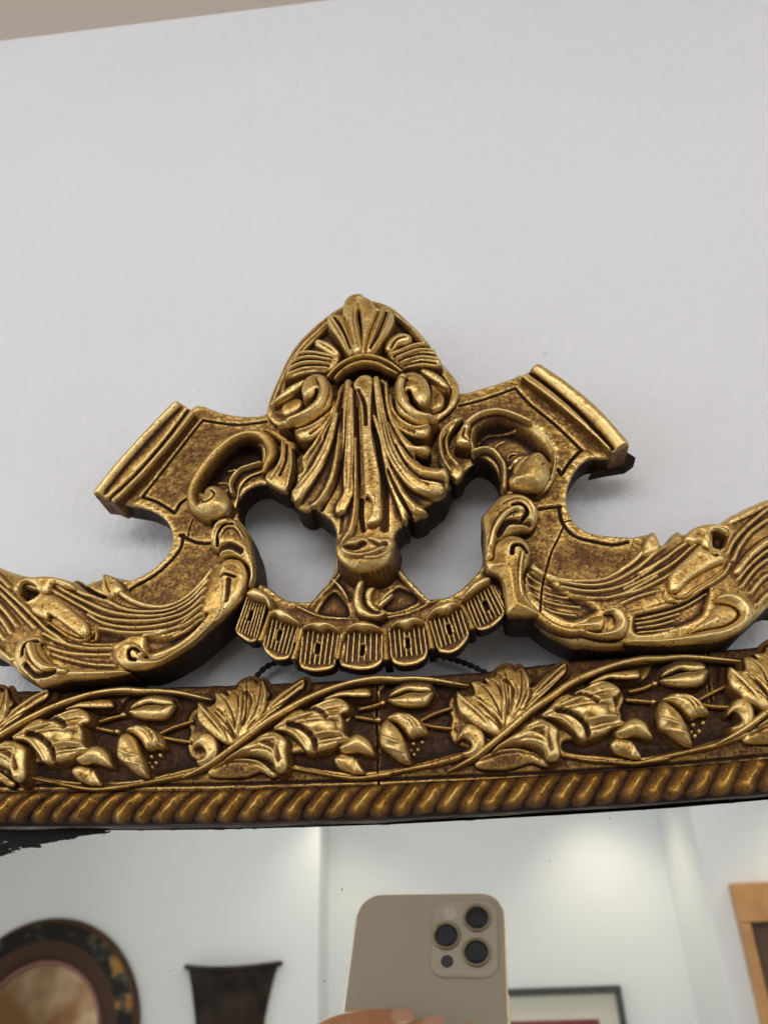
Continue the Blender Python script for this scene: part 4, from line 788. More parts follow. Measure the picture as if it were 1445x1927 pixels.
def unit(u, leaf=True, buds=True):
    rj = np.random.RandomState(50+u); jit = 0.0 if u == 2 else 3.0
    c = lambda reg, pts: X(u, C(reg, [(x+rj.randn()*jit, y+rj.randn()*jit*0.8) for x, y in pts]))
    def cv_(nm, reg, pts, h, dome=1.2, feats=(), base=0.05, mat=None, back=5.5, **kw):
        kw.setdefault('res', 0.20); kw.setdefault('cuts', 0.32); kw.setdefault('gs', 0.65); kw.setdefault('ra', 0.8); dome *= 0.75; kw.setdefault('edge', 0.55); kw.setdefault('drop', 0.65)
        return carve(nm, band, c(reg, pts), h, back, mat=mat or GILT, dome=dome, base=base, feats=[(f[0], c(reg, f[1]))+tuple(f[2:]) for f in feats], **kw)
    if leaf:
        cv_('leaf', 'B2', [(112,288),(165,310),(215,300),(225,262),(215,218),(262,208),(312,232),(290,192),(360,182),(372,140),(432,104),(482,110),(502,142),(532,108),(562,150),(578,182),(602,222),(585,270),(615,262),(700,182),(800,117),(836,114),(832,172),(780,222),(700,292),(560,422),(480,492),(380,572),(330,592),(280,562),(200,502),(165,472),(120,422),(108,352)],
            10.5, dome=1.0, domer=2.2, smooth=3, base=0.12, cvr=1.3, mat=GILT_BRIGHT, feats=[
            ('s', [(405,215),(405,300),(400,400),(385,515)], 0.8, 1.3), ('s', [(545,130),(570,220),(560,330),(520,420)], 0.8, 1.3), ('s', [(215,320),(290,390),(350,460),(382,520)], 0.8, 1.1),
            ('G', [(245,350),(310,420),(350,490),(375,550)], 0.8, 1.3), ('G', [(430,215),(470,260),(460,340),(430,440)], 0.8, 1.2), ('G', [(590,300),(540,400),(470,470)], 0.9, 1.0), ('s', [(820,125),(740,190),(640,280),(560,380)], 0.6, 0.8), ('G', [(800,150),(700,250)], 0.7, 0.7), ('s', [(470,220),(495,290),(480,350)], 0.6, 0.8)]+[('v', q, 0.32, 0.5) for q in ([(380,560),(330,440),(240,330),(150,300)], [(385,540),(360,400),(310,290),(255,225)], [(390,540),(400,380),(380,250),(330,200)], [(400,520),(440,360),(440,220),(430,120)], [(420,500),(500,370),(530,240),(530,130)], [(440,490),(560,370),(680,260),(820,130)], [(470,470),(600,360),(730,260),(825,165)], [(395,530),(420,350),(410,200),(385,160)], [(430,500),(520,400),(570,280),(590,220)], [(380,560),(300,470),(210,440),(130,420)])], gs=0.4, cuts=0.15, ra=0.7)
        cv_('leaf_lobe', 'B2', [(112,284),(150,300),(190,345),(255,410),(302,480),(330,580),(280,562),(205,505),(165,472),(120,422),(106,352)], 11.6, dome=1.2, feats=[('s', [(120,300),(210,400),(290,500),(325,570)], 0.6, 0.9)])
        cv_('leaf_curl', 'B2', [(82,605),(108,542),(160,503),(222,518),(257,570),(257,642),(215,702),(130,722),(104,692),(148,672),(170,640),(150,602),(120,592)], 10.5, dome=1.6)
        cv_('leaf_lobe', 'B2', [(760,352),(860,322),(940,288),(1000,254),(1070,254),(1126,288),(1148,326),(1124,360),(1090,370),(1106,430),(1114,505),(1150,542),(1075,570),(1005,612),(930,630),(865,640),(826,588),(760,530),(700,490),(630,478),(680,420)], 11.2, dome=1.2, domer=4.0, base=0.17, mat=GILT_BRIGHT, cuts=0.0, gs=0.8, ra=0.9, feats=[
            ('G', [(840,332),(930,345),(990,392)], 0.9, 1.5), ('s', [(650,470),(780,400),(920,370),(1020,400),(1095,380)], 1.6, 1.0), ('G', [(735,440),(830,470),(905,540),(915,620)], 0.9, 1.6), ('s', [(645,480),(740,492),(800,535),(860,630)], 0.9, 0.9), ('r', [(885,450),(940,432),(1000,460)], 2.2, 0.9), ('s', [(905,520),(1000,500),(1100,505)], 1.2, 0.9)]+
            [('v', q, 0.3, 0.42) for q in ([(660,465),(800,380),(960,300),(1070,270)], [(670,470),(820,410),(980,350),(1120,320)], [(700,470),(860,430),(1000,420),(1095,430)], [(930,560),(1010,540),(1110,530)], [(920,590),(1000,570),(1090,555)])])
        cv_('leaf_lobe', 'B2', [(420,600),(490,558),(545,518),(602,494),(672,508),(726,560),(720,625),(728,720),(692,772),(642,762),(622,702),(560,662),(470,642),(380,652),(290,692),(340,650)], 11.6, dome=1.6, domer=2.6, base=0.12, mat=GILT_BRIGHT, feats=[
            ('G', [(560,560),(640,600),(670,680)], 0.8, 1.0), ('s', [(660,560),(640,650),(660,740)], 0.9, 0.8), ('s', [(420,620),(540,560),(640,540)], 1.2, 0.8)]+[('v', q, 0.3, 0.4) for q in ([(400,635),(520,580),(620,560),(690,580)], [(430,640),(540,610),(630,640),(680,720)], [(420,625),(530,545),(640,515)])], cuts=0.0)
        cv_('leaf_lobe', 'B2', [(190,745),(300,690),(420,676),(530,692),(602,742),(655,775),(640,806),(602,802),(540,770),(450,800),(330,810),(200,800)], 8.6, dome=1.0, base=-0.2, mat=GILT_DARK, feats=[('s', [(220,735),(320,690),(430,682),(540,700),(610,750)], 0.7, 0.9)])
        cv_('leaf_lobe', 'B2', [(960,268),(1050,212),(1150,192),(1225,182),(1278,192),(1286,245),(1180,250),(1100,246),(1020,262)], 10.6, dome=0.9)
        sweep('main_stem', band, c('B2', [(0,800),(100,755),(200,700),(300,630),(420,540),(560,430),(700,340),(850,250),(1000,180),(1150,130),(1320,98)])+c('B3', [(300,176),(420,172),(560,186),(700,216),(800,236)]),
              [0.3,0.6,0.8,0.85,0.9,0.9,0.9,0.9,0.9,0.9,1.0,1.0,0.9,0.8,0.6,0.3], [7.5,8.6,9.6,10.2,10.6,10.8,10.8,10.6,10.2,9.8,9.2,8.4,8.0,8.0,8.0,8.0], 1.7, 5, mat=GILT_BRIGHT, base=0.35, wob=0.05)
    def bud(nm, reg, pts, h, dome=1.2, **kw):      # plump buds, swollen about their own middle
        my = sum(p[1] for p in pts)/len(pts)
        cx, cy = (1180, 650) if reg == 'B2' else ((400, 318) if my < 410 else (340, 600))
        f = [(q[0], [(cx+(x-cx)*1.17, cy+(y-cy)*1.17) for x, y in q[1]])+tuple(q[2:]) for q in kw.pop('feats', ())]
        return cv_(nm, reg, [(cx+(x-cx)*1.17, cy+(y-cy)*1.17) for x, y in pts], h-0.2, dome=dome*1.8, feats=f, **kw)
    if buds:
        sweep('lower_stem', band, c('B2', [(735,735),(820,748),(920,765),(1050,787),(1180,802),(1300,792),(1420,775)])+c('B3', [(100,866),(250,842),(400,812),(550,782),(700,742),(800,705),(870,655)]),
              [0.35,0.5,0.55,0.55,0.6,0.6,0.6,0.6,0.65,0.7,0.8,0.9,1.0,0.9], 7.6, 1.5, 5, mat=GILT, base=0.3, wob=0.05)
        for reg, p in (('B2', [(1185,388),(1260,400),(1330,412)]), ('B2', [(1205,335),(1290,315),(1355,293)]), ('B3', [(470,492),(560,442),(690,396)]), ('B3', [(470,508),(570,530),(690,542)])):
            sweep('bud_stem', band, c(reg, p), [0.5,0.55,0.5], 7.8, 1.1, 5.5, mat=GILT_DARK, base=0.35, wob=0.08)
        for reg, (kx, ky) in (('B2', (1345,412)), ('B2', (1372,290))):
            cv_('stem_knob', reg, [(kx+22*math.cos(q), ky+20*math.sin(q)) for q in np.arange(8)*math.pi/4], 8.2, dome=1.2, edge=0.2, drop=0.2)
        bud('bud_petal', 'B3', [(275,325),(315,270),(400,238),(500,243),(532,275),(522,300),(450,304),(390,294),(320,320)], 8.4, dome=1.4, mat=GILT_DARK, base=0.15)
        bud('bud_petal', 'B3', [(268,340),(330,322),(400,295),(470,300),(545,292),(518,360),(470,390),(380,392),(310,376)], 9.4, dome=1.8, base=0.12)
        bud('bud_petal', 'B3', [(255,497),(310,460),(370,463),(430,488),(472,520),(503,590),(450,602),(392,614),(350,560),(310,525)], 9.2, dome=2.0, base=0.08, feats=[('s', [(330,480),(400,510),(440,590)], 0.5, 0.6), ('s', [(380,475),(440,520),(470,580)], 0.5, 0.6)])
        bud('bud_petal', 'B3', [(213,600),(224,540),(258,505),(310,540),(355,600),(386,680),(398,758),(340,752),(270,702),(226,662)], 9.8, dome=2.2, base=0.15, feats=[('s', [(235,610),(300,640),(370,650)], 0.6, 0.5), ('s', [(260,670),(320,690),(385,700)], 0.6, 0.5)])
        for bx, by, br in ((425,650,15), (456,690,14), (430,722,14), (486,640,15), (408,695,12)):
            cv_('seed', 'B3', [(bx+br*math.cos(q), by+br*math.sin(q)) for q in np.arange(8)*math.pi/4], 7.8, dome=0.8, edge=0.15, drop=0.15, res=0.18, mat=GILT_DARK, base=0.3)
        bud('bud_petal', 'B2', [(1088,615),(1140,560),(1200,530),(1262,560),(1292,610),(1296,662),(1200,640),(1130,645)], 9.2, dome=1.5, base=0.1)
        bud('bud_petal', 'B2', [(1058,682),(1100,645),(1160,655),(1190,670),(1195,760),(1160,762),(1090,732)], 8.2, dome=1.2, mat=GILT_DARK, base=-0.1)
        bud('bud_petal', 'B2', [(1170,720),(1190,668),(1205,690),(1240,758),(1180,757)], 8.8, dome=0.7, base=0.1)
unit(2); unit(1); unit(3); unit(4, buds=False)
LIFT = None

# ---- rope moulding: a dark half-round with one carved twist after the other
ROPE_T = [(-120,1489),(0,1488),(200,1488),(400,1485),(740,1474),(1060,1457),(1280,1443),(1445,1428),(1560,1417)]
ROPE_B = [(-120,1546),(0,1547),(340,1546),(540,1541),(740,1533),(1045,1514),(1250,1500),(1445,1484),(1560,1473)]
RH = 6.0
rope_mid = [(x, 0.5*(inter(ROPE_T, x)+inter(ROPE_B, x))) for x in range(-120, 1561, 70)]
rope = sweep('rope_moulding', mirror, rope_mid, 3.9, RH-0.9, 2.7, 4.4, mat=GILT_DARK, base=-0.45)
def twist_mesh():
    """one twist of the rope in its own frame: s along the moulding (x), c across it (z); mm"""
    nu, nv = 24, 16; V = []; cv = []
    Rr = 3.85; slant = 5.4
    for i in range(nu+1):
        u = -1+2*i/nu
        for j in range(nv+1):
            v = -1+2*j/nv
            full = math.sqrt(max(0, 1-abs(u)**5))
            s = u*slant*0.5 + (v+0.10*(1-v*v))*2.62*(0.55+0.45*full) + 0.5*u*u
            c = u*Rr*0.98
            p = max(0.0, 1-abs(v))**0.85*full
            hh = 3.0*math.sqrt(max(0, 1-(c/Rr)**2)) + 1.9*p - 0.35*(1-full)
            V.append((s, -hh, c)); cv.append(1.05*p-0.58-0.25*max(0, -u-0.5)-0.35*max(0, u-0.75))  # lit streak on the crest and shade on the flanks painted through cv
    F = [(i*(nv+1)+j, (i+1)*(nv+1)+j, (i+1)*(nv+1)+j+1, i*(nv+1)+j+1) for i in range(nu) for j in range(nv)]
    return mesh_np('rope_twist', np.array(V)*MM, [f[::-1] for f in F], GILT_ROPE, cv)
tmesh = [twist_mesh()]
for k in range(3):
    m2 = tmesh[0].copy(); rs = random.Random(k)
    f1, f2, f3 = (rs.uniform(0.8, 1.4) for _ in range(3))
    for v in m2.vertices:
        x, y, z = v.co*1000
        v.co.x += 0.00016*math.sin(f1*z+k); v.co.y *= 1+0.05*math.sin(f2*x*1.3+f3*z+k*2); v.co.z += 0.00010*math.sin(f3*x+k)
    tmesh.append(m2)
RP = catmull(np.array([unproject([p], RH+2)[0] for p in rope_mid]), False, 8)
RL = np.r_[0, np.cumsum(np.linalg.norm(RP[1:]-RP[:-1], axis=1))]
pitch = 0.00530
rs = random.Random(11); k = 0; s = 0.003
while s < RL[-1]-0.003:
    x = np.interp(s, RL, RP[:, 0]); z = np.interp(s, RL, RP[:, 1])
    x2 = np.interp(s+0.004, RL, RP[:, 0]); z2 = np.interp(s+0.004, RL, RP[:, 1])
    o = add_obj('rope_twist', tmesh[k % 4], rope, (x, GLASS-(RH-0.9)*MM, z))
    o.rotation_euler = (0, -math.atan2(z2-z, x2-x), 0)
    o.scale = (rs.uniform(0.96, 1.05), rs.uniform(0.95, 1.06), rs.uniform(0.97, 1.03))
    k += 1; s += pitch*rs.uniform(0.97, 1.03)
# ---- sight edge: the black rebate below the rope, standing off the glass
edge_pts = [(x, inter(ROPE_B, x)-1) for x in range(-120, 1561, 70)]
EP = np.array([unproject([p], 5.5)[0]*1000 for p in edge_pts]); EP = catmull(EP, False, 4)
V = []; F = []
for i, (x, z) in enumerate(EP):
    for (hh, dz) in ((5.6, 0.5), (5.0, -0.35), (4.2, -0.50), (0.05, -0.50), (0.05, 4.0)):
        V.append((x, GLASS*1000-hh, z+dz))
for i in range(len(EP)-1):
    for j in range(4): F.append((i*5+j, i*5+j+1, (i+1)*5+j+1, (i+1)*5+j))
V = np.array(V); org = V.mean(0)
add_obj('sight_edge', mesh_np('sight_edge', (V-org)*MM, F, BLACK_EDGE), mirror, org*MM)

# ---- a thin gilt fillet along the bottom of the rope, and the worn edge of the silvering under it
sweep('sight_fillet', mirror, [(x, inter(ROPE_B, x)-2) for x in range(-120, 1561, 70)], 0.42, 5.3, 0.7, 3.0, mat=GILT_BRIGHT, base=0.2)
V = []; F = []; rsw = np.random.RandomState(9)
ey = catmull(np.array([unproject([(p[0], p[1]+11)], 0.1)[0]*1000 for p in edge_pts]), False, 16)
for i, (x, z) in enumerate(ey):
    V += [(x, GLASS*1000-0.12, z+1.6), (x, GLASS*1000-0.12, z-0.25-0.22*rsw.rand()-0.2*math.sin(x*0.21)), (x, GLASS*1000-0.02, z-0.3-0.2*math.sin(x*0.21))]
for i in range(len(ey)-1):
    for j in range(2): F.append((i*3+j, i*3+j+1, (i+1)*3+j+1, (i+1)*3+j))
V = np.array(V); org = V.mean(0)
add_obj('worn_silver_edge', mesh_np('worn_silver_edge', (V-org)*MM, F, plain('tarnished_silver', (0.30, 0.28, 0.26), 0.5, 0.2, bump=0.0002, scale=900, var=0.5)), mirror, org*MM)

# ---- the looking-glass
gl0 = unproject([(0, 1556)], 0)[0]
FLAKE_X = unproject([(285, 1556)], 0)[0][0]-gl0[0]
FLAKE_Z = gl0[1]-unproject([(0, 1626)], 0)[0][1]
SILVER = mirror_mat()
gx0 = unproject([(-110, 1500)], 0)[0][0]; gx1 = unproject([(1550, 1440)], 0)[0][0]
zt = EP[:, 1]/1000+0.002; gx = EP[:, 0]/1000
zb = unproject([(700, 2150)], 0)[0][1]
V = []; F = []
for i in range(len(gx)):
    V += [(gx[i]-gl0[0], 0, zt[i]-gl0[1]), (gx[i]-gl0[0], 0, zb-gl0[1]), (gx[i]-gl0[0], 0.004, zt[i]-gl0[1]), (gx[i]-gl0[0], 0.004, zb-gl0[1])]
for i in range(len(gx)-1):
    a = 4*i; b2 = a+4
    F += [(a, a+1, b2+1, b2), (a+2, b2+2, b2+3, a+3), (a+1, a+3, b2+3, b2+1), (a, b2, b2+2, a+2)]
add_obj('looking_glass', mesh_np('looking_glass', V, F, SILVER, smooth=False), mirror, (gl0[0], GLASS, gl0[1]))
# backing board that closes the frame behind
bk = box_mesh('backing_board', (gx0, GLASS+0.005, zb), (gx1, GLASS+0.010, zt.min()-0.002), RAW, parent=mirror)

# ---- hanging cord, two twisted strands behind the crest
def cord(pts, h):
    P = np.array([list(unproject([p], h)[0]*1000) for p in pts]); P = catmull(P, False, 14)
    L = np.r_[0, np.cumsum(np.linalg.norm(P[1:]-P[:-1], axis=1))]
    V = []; F = []
    for st in range(2):
        b0 = len(V)
        for i, p in enumerate(P):
            ph = L[i]*1.6+st*math.pi
            T = P[min(i+1, len(P)-1)]-P[max(i-1, 0)]; T = T/np.linalg.norm(T); Nn = np.array([-T[1], T[0]])
            c = np.array([p[0], GLASS*1000-h, p[1]])+0.38*(math.cos(ph)*np.array([Nn[0], 0, Nn[1]])+math.sin(ph)*np.array([0, 1, 0]))
            for q in range(8):
                a = q*math.pi/4
                V.append(c+0.55*(math.cos(a)*np.array([Nn[0], 0, Nn[1]])+math.sin(a)*np.array([0, 1, 0])))
        for i in range(len(P)-1):
            for q in range(8): F.append((b0+i*8+q, b0+i*8+(q+1) % 8, b0+(i+1)*8+(q+1) % 8, b0+(i+1)*8+q))
    V = np.array(V); org = V.mean(0)
    o = add_obj('hanging_cord', mesh_np('hanging_cord', (V-org)*MM, F, CORD), mirror, org*MM)
    o['label'] = 'twisted black hanging cord behind the crest'
cord([(470,1290),(500,1256),(540,1242),(590,1232),(650,1224),(720,1218),(780,1222),(830,1235),(880,1250),(930,1275)], -9)
# ------------------------------------------------------------------ the phone that takes the picture
CM3 = CAM_M.to_3x3()
HDY = -3.6
def ph(x, y, z):                       # phone frame: x right, y up, z out of its back; mm from the taking lens
    return CM3 @ Vector((x, y, -z))*MM
phone = empty('smartphone', ph(-22, -50, -6)); WORLD_LOC[phone] = phone.location.copy()
tag(phone, 'pale gold smartphone with three black lenses, held up before the looking-glass', 'phone')
def rrect(x0, x1, y0, y1, r, n=8):
    P = []
    for cx, cy, a0 in ((x1-r, y1-r, 0), (x0+r, y1-r, 90), (x0+r, y0+r, 180), (x1-r, y0+r, 270)):
        for k in range(n+1):
            a = math.radians(a0+90*k/n); P.append((cx+r*math.cos(a), cy+r*math.sin(a)))
    return P
def stack(name, outline, layers, mat, parent, caps=(True, True)):
    """layers: (inset mm, z mm) along the phone's depth; the outline shrinks by inset"""
    P = np.array(outline); c = P.mean(0)
    d = P-c; ext = np.abs(d).max(0)
    V = []; F = []; n = len(P)
    for ins, z in layers:
        q = c+d*(1-ins/ext)
        V += [ph(a, b, z) for a, b in q]
    for i in range(len(layers)-1):
        for j in range(n): F.append((i*n+j, i*n+(j+1) % n, (i+1)*n+(j+1) % n, (i+1)*n+j))
    if caps[0]: F.append(tuple(range(n))[::-1])
    if caps[1]: F.append(tuple((len(layers)-1)*n+j for j in range(n)))
    org = sum(V, Vector())/len(V)
    me = bpy.data.meshes.new(name); me.from_pydata([v-org for v in V], [], F); me.materials.append(mat)
    for p in me.polygons: p.use_smooth = len(p.vertices) == 4
    me.update()
    return add_obj(name, me, parent, org)
def disc(cx, cy, r, n=32): return [(cx+r*math.cos(2*math.pi*k/n), cy+r*math.sin(2*math.pi*k/n)) for k in range(n)]
PH_BACK = plain('frosted_gold_glass', (0.50, 0.425, 0.33), 0.42, 0.25)
PH_EDGE = plain('polished_gold_steel', (0.80, 0.66, 0.45), 0.14, 1.0)
PH_MOD = plain('gold_camera_glass', (0.52, 0.45, 0.355), 0.22, 0.15)
PH_LENS = plain('lens_black', (0.004, 0.005, 0.007), 0.08)
PH_BEZ = plain('lens_ring', (0.34, 0.27, 0.18), 0.3, 0.9)
PH_LID = plain('sensor_grey', (0.055, 0.045, 0.05), 0.3)
PH_FLASH = plain('flash_lens', (0.62, 0.55, 0.42), 0.3)
PH_SCR = plain('screen_black', (0.01, 0.01, 0.012), 0.1)
bx0, bx1, by0, by1 = -58.5, 13.0, -117.0, 29.8
body = rrect(bx0, bx1, by0, by1, 11.5)
stack('phone_frame', body, [(0.7, -10.5), (0.15, -10.2), (0, -9.6), (0, -3.9), (0.15, -3.4), (0.6, -3.1)], PH_EDGE, phone, (False, False))
stack('back_glass', body, [(0.6, -3.1), (0.9, -3.02), (2.0, -3.0)], PH_BACK, phone, (False, True))
stack('screen', body, [(0.9, -10.5), (0.7, -10.45)], PH_SCR, phone)
module = stack('camera_module', rrect(-20.8, 9.6, -10.6, 25.6, 7.0), [(0, -3.05), (0, -2.3), (0.3, -1.9), (0.9, -1.8)], PH_MOD, phone, (False, True))
for lx, ly in ((0, 0), (0.3, 16.0), (-13.8, 7.6)):
    rg = stack('lens_ring', disc(lx, ly, 6.5), [(0, -1.85), (0, -0.9), (0.35, -0.6), (0.9, -0.6), (1.2, -0.95)], PH_BEZ, module, (False, False))
    stack('lens_glass', disc(lx, ly, 5.35), [(0, -1.4), (0.05, -0.98), (1.2, -0.92)], PH_LENS, module, (False, True))
stack('flash', disc(-12.6, 18.6, 3.3), [(0, -1.82), (0.2, -1.66), (0.5, -1.62)], PH_FLASH, module, (False, True))
stack('depth_sensor', disc(-13.2, -3.9, 2.9), [(0, -1.82), (0.2, -1.66), (0.5, -1.62)], PH_LID, module, (False, True))
stack('side_button', rrect(12.6, 13.6, -34, -16, 0.4, 3), [(0, -8.2), (0, -5.2)], PH_EDGE, phone)

# ------------------------------------------------------------------ the hand that holds it
SKIN, nt, b = new_mat('skin'); L = nt.links.new
b.inputs['Roughness'].default_value = 0.48
tc = nd(nt, 'ShaderNodeTexCoord'); n1 = nd(nt, 'ShaderNodeTexNoise'); n1.inputs['Scale'].default_value = 90; n1.inputs['Detail'].default_value = 5; L(tc.outputs['Object'], n1.inputs['Vector'])
cr = ramp(nt, [(0.3, (0.52, 0.20, 0.09)), (0.7, (0.66, 0.32, 0.16))]); L(n1.outputs['Fac'], cr.inputs[0]); L(cr.outputs[0], b.inputs['Base Color'])
n2 = nd(nt, 'ShaderNodeTexNoise'); n2.inputs['Scale'].default_value = 900; L(tc.outputs['Object'], n2.inputs['Vector'])
bp = nd(nt, 'ShaderNodeBump'); bp.inputs['Strength'].default_value = 0.3; bp.inputs['Distance'].default_value = 0.0002; L(n2.outputs['Fac'], bp.inputs['Height']); L(bp.outputs[0], b.inputs['Normal'])
b.inputs['Subsurface Weight'].default_value = 0.12; b.inputs['Subsurface Radius'].default_value = (0.004, 0.0015, 0.0008)
NAIL = plain('finger_nail', (0.66, 0.34, 0.22), 0.25)
# phone frame: the palm lies along the phone's left edge, four fingers cross its back, the thumb its screen
jv = {'forearm': (-96, -230, -30, 27), 'wrist': (-92, -150, -22, 23), 'palm': (-84, -110, -16, 24), 'palm2': (-80, -80, -14, 20),
      'ik': (-76, -52, -9, 10.5), 'i1': (-62, -36, 5.0, 8.6), 'i2': (-44, -32.5, 6.0, 7.9), 'i3': (-31, -31.5, 5.0, 7.2), 'i4': (-25.5, -31.5, 4.6, 5.6),
      'mk': (-77, -68, -9, 10.5), 'm1': (-60, -51, 5.2, 8.7), 'm2': (-36, -40, 6.2, 7.9), 'm3': (-18, -34.5, 5.0, 7.0), 'm4': (-13, -33.8, 4.5, 5.4),
      'rk': (-78, -86, -9, 10.2), 'r1': (-60, -68, 5.0, 8.4), 'r2': (-32, -52, 6.0, 7.6), 'r3': (-7, -38.5, 4.8, 6.8), 'r4': (-1, -36, 4.3, 5.2),
      'pk': (-80, -104, -9, 9.2), 'p1': (-63, -90, 4.6, 7.4), 'p2': (-40, -76, 5.2, 6.6), 'p3': (-24, -68, 4.2, 5.8), 'p4': (-19, -66, 4.0, 4.6),
      'tk': (-78, -92, -26, 12.0), 't1': (-64, -72, -24, 10.0), 't2': (-46, -54, -20.5, 8.8), 't3': (-33, -44, -19.0, 7.6), 't4': (-28, -40, -18.5, 5.8)}
keys = list(jv); ix = {k: i for i, k in enumerate(keys)}
ed = [('forearm', 'wrist'), ('wrist', 'palm'), ('palm', 'palm2')]
for c_, root in (('i', 'palm2'), ('m', 'palm2'), ('r', 'palm2'), ('p', 'palm'), ('t', 'palm')):
    ed += [(root, c_+'k'), (c_+'k', c_+'1'), (c_+'1', c_+'2'), (c_+'2', c_+'3'), (c_+'3', c_+'4')]
horg = ph(-80, -90, -10)
me = bpy.data.meshes.new('hand')
me.from_pydata([ph(jv[k][0], jv[k][1]+HDY, jv[k][2])-horg for k in keys], [(ix[a], ix[b2]) for a, b2 in ed], [])
hand = add_obj('hand', me, None, horg)
sk = hand.modifiers.new('skin', 'SKIN')
if not me.skin_vertices: 
    bpy.context.view_layer.objects.active = hand
for i, k in enumerate(keys):
    r = jv[k][3]*MM
    me.skin_vertices[0].data[i].radius = (r, r); me.skin_vertices[0].data[i].use_root = (k == 'palm')
sk.use_smooth_shade = True
ss = hand.modifiers.new('smooth', 'SUBSURF'); ss.levels = 2; ss.render_levels = 3
dg = bpy.context.evaluated_depsgraph_get()
me2 = bpy.data.meshes.new_from_object(hand.evaluated_get(dg)); hand.modifiers.clear(); hand.data = me2; me2.name = 'hand'
me2.materials.clear(); me2.materials.append(SKIN)
for p in me2.polygons: p.use_smooth = True
tag(hand, 'bare hand gripping the gold phone, fingertips across its back', 'hand')
def nail(cx, cy, cz, ang, l=9.5, w=6.0):
    V = []; F = []; nu, nv = 8, 6
    ca, sa = math.cos(ang), math.sin(ang)
    for i in range(nu+1):
        u = -1+2*i/nu
        ww = w*0.5*math.sqrt(max(0.05, 1-abs(u)**3.5*0.9))
        for j in range(nv+1):
            v = -1+2*j/nv
            x = u*l/2; y = v*ww; z = -0.16*y*y*0.55-0.012*(x+1)**2
            V.append(ph(cx+x*ca-y*sa, cy+HDY+x*sa+y*ca, cz+z))
    for i in range(nu):
        for j in range(nv): F.append((i*(nv+1)+j, i*(nv+1)+j+1, (i+1)*(nv+1)+j+1, (i+1)*(nv+1)+j))
    V = np.array(V); org = V.mean(0)
    add_obj('finger_nail', mesh_np('finger_nail', V-org, F, NAIL), hand, org)
nail(-29.0, -29.8, 11.9, 0.03); nail(-16.0, -32.4, 11.6, 0.25); nail(-4.0, -35.2, 11.2, 0.5)

# ------------------------------------------------------------------ across the room, seen in the glass
def lathe_y(name, prof, mat, parent, origin, n=96, ang=(0, 2*math.pi)):
    """turned about the axis that leaves the wall (y); prof: (radius, y) metres"""
    V = []; F = []; k = len(prof); full = abs(ang[1]-ang[0]-2*math.pi) < 1e-6
    m = n if full else n+1
    for i in range(m):
        a = ang[0]+(ang[1]-ang[0])*i/n
        for r, y in prof: V.append((r*math.cos(a), y, r*math.sin(a)))
    for i in range(n):
        i2 = (i+1) % m
        for j in range(k-1): F.append((i*k+j, i2*k+j, i2*k+j+1, i*k+j+1))
    return add_obj(name, mesh_np(name, V, F, mat), parent, origin)
LAC, nt, b = new_mat('painted_lacquer'); L = nt.links.new
tc = nd(nt, 'ShaderNodeTexCoord'); sp = nd(nt, 'ShaderNodeSeparateXYZ'); L(tc.outputs['Object'], sp.inputs[0])
rr = math_n(nt, 'SQRT', math_n(nt, 'ADD', math_n(nt, 'POWER', sp.outputs[0], 2.0), math_n(nt, 'POWER', sp.outputs[2], 2.0)))
n1 = nd(nt, 'ShaderNodeTexNoise'); n1.inputs['Scale'].default_value = 22; n1.inputs['Detail'].default_value = 2; L(tc.outputs['Object'], n1.inputs['Vector'])
n3 = nd(nt, 'ShaderNodeTexNoise'); n3.inputs['Scale'].default_value = 38; n3.inputs['Detail'].default_value = 2; L(tc.outputs['Object'], n3.inputs['Vector'])
flower = ramp(nt, [(0.0, (0.014, 0.011, 0.009)), (0.50, (0.016, 0.013, 0.010)), (0.58, (0.07, 0.065, 0.045)), (0.66, (0.40, 0.20, 0.04)), (0.72, (0.30, 0.05, 0.03))]); L(n1.outputs['Fac'], flower.inputs[0])
bandm = ramp(nt, [(0.0, (0, 0, 0)), (0.45, (0, 0, 0)), (0.5, (1, 1, 1)), (0.86, (1, 1, 1)), (0.92, (0, 0, 0))]); bandm.color_ramp.interpolation = 'LINEAR'
mr = nd(nt, 'ShaderNodeMapRange'); L(rr, mr.inputs[0])
mx = nd(nt, 'ShaderNodeMix', data_type='RGBA'); L(bandm.outputs[0], mx.inputs[0]); mx.inputs[6].default_value = (0.075, 0.038, 0.020, 1); L(flower.outputs[0], mx.inputs[7])
L(mr.outputs[0], bandm.inputs[0]); L(mx.outputs[2], b.inputs['Base Color']); b.inputs['Roughness'].default_value = 0.45; b.inputs['Specular IOR Level'].default_value = 0.2
pc = behind(72, 1952, YL); R0 = abs(behind(72+192, 1952, YL).x-pc.x); R1_ = abs(behind(72+118, 1952, YL).x-pc.x)
mr.inputs[1].default_value = R1_; mr.inputs[2].default_value = R0
rm = empty('round_mirror', pc); WORLD_LOC[rm] = rm.location.copy()
tag(rm, 'round mirror in a dark flower-painted lacquer frame on the opposite wall', 'mirror')
lathe_y('frame_ring', [(R0, 0.002), (R0, 0.012), (R0-0.006, 0.020), (R0-0.02, 0.024), (R1_+0.02, 0.022), (R1_+0.008, 0.016), (R1_, 0.008), (R1_, 0.004)], LAC, rm, pc)
lathe_y('frame_liner', [(R1_+0.004, 0.010), (R1_+0.002, 0.015), (R1_-0.004, 0.014), (R1_-0.006, 0.008)], plain('rose_liner', (0.28, 0.13, 0.11), 0.4), rm, pc)
MIR2, nt, b = new_mat('mirror_painted_reflection'); b.inputs['Metallic'].default_value = 1.0; b.inputs['Roughness'].default_value = 0.12
tc = nd(nt, 'ShaderNodeTexCoord'); nn = nd(nt, 'ShaderNodeTexNoise'); nn.inputs['Scale'].default_value = 9; nt.links.new(tc.outputs['Object'], nn.inputs['Vector'])
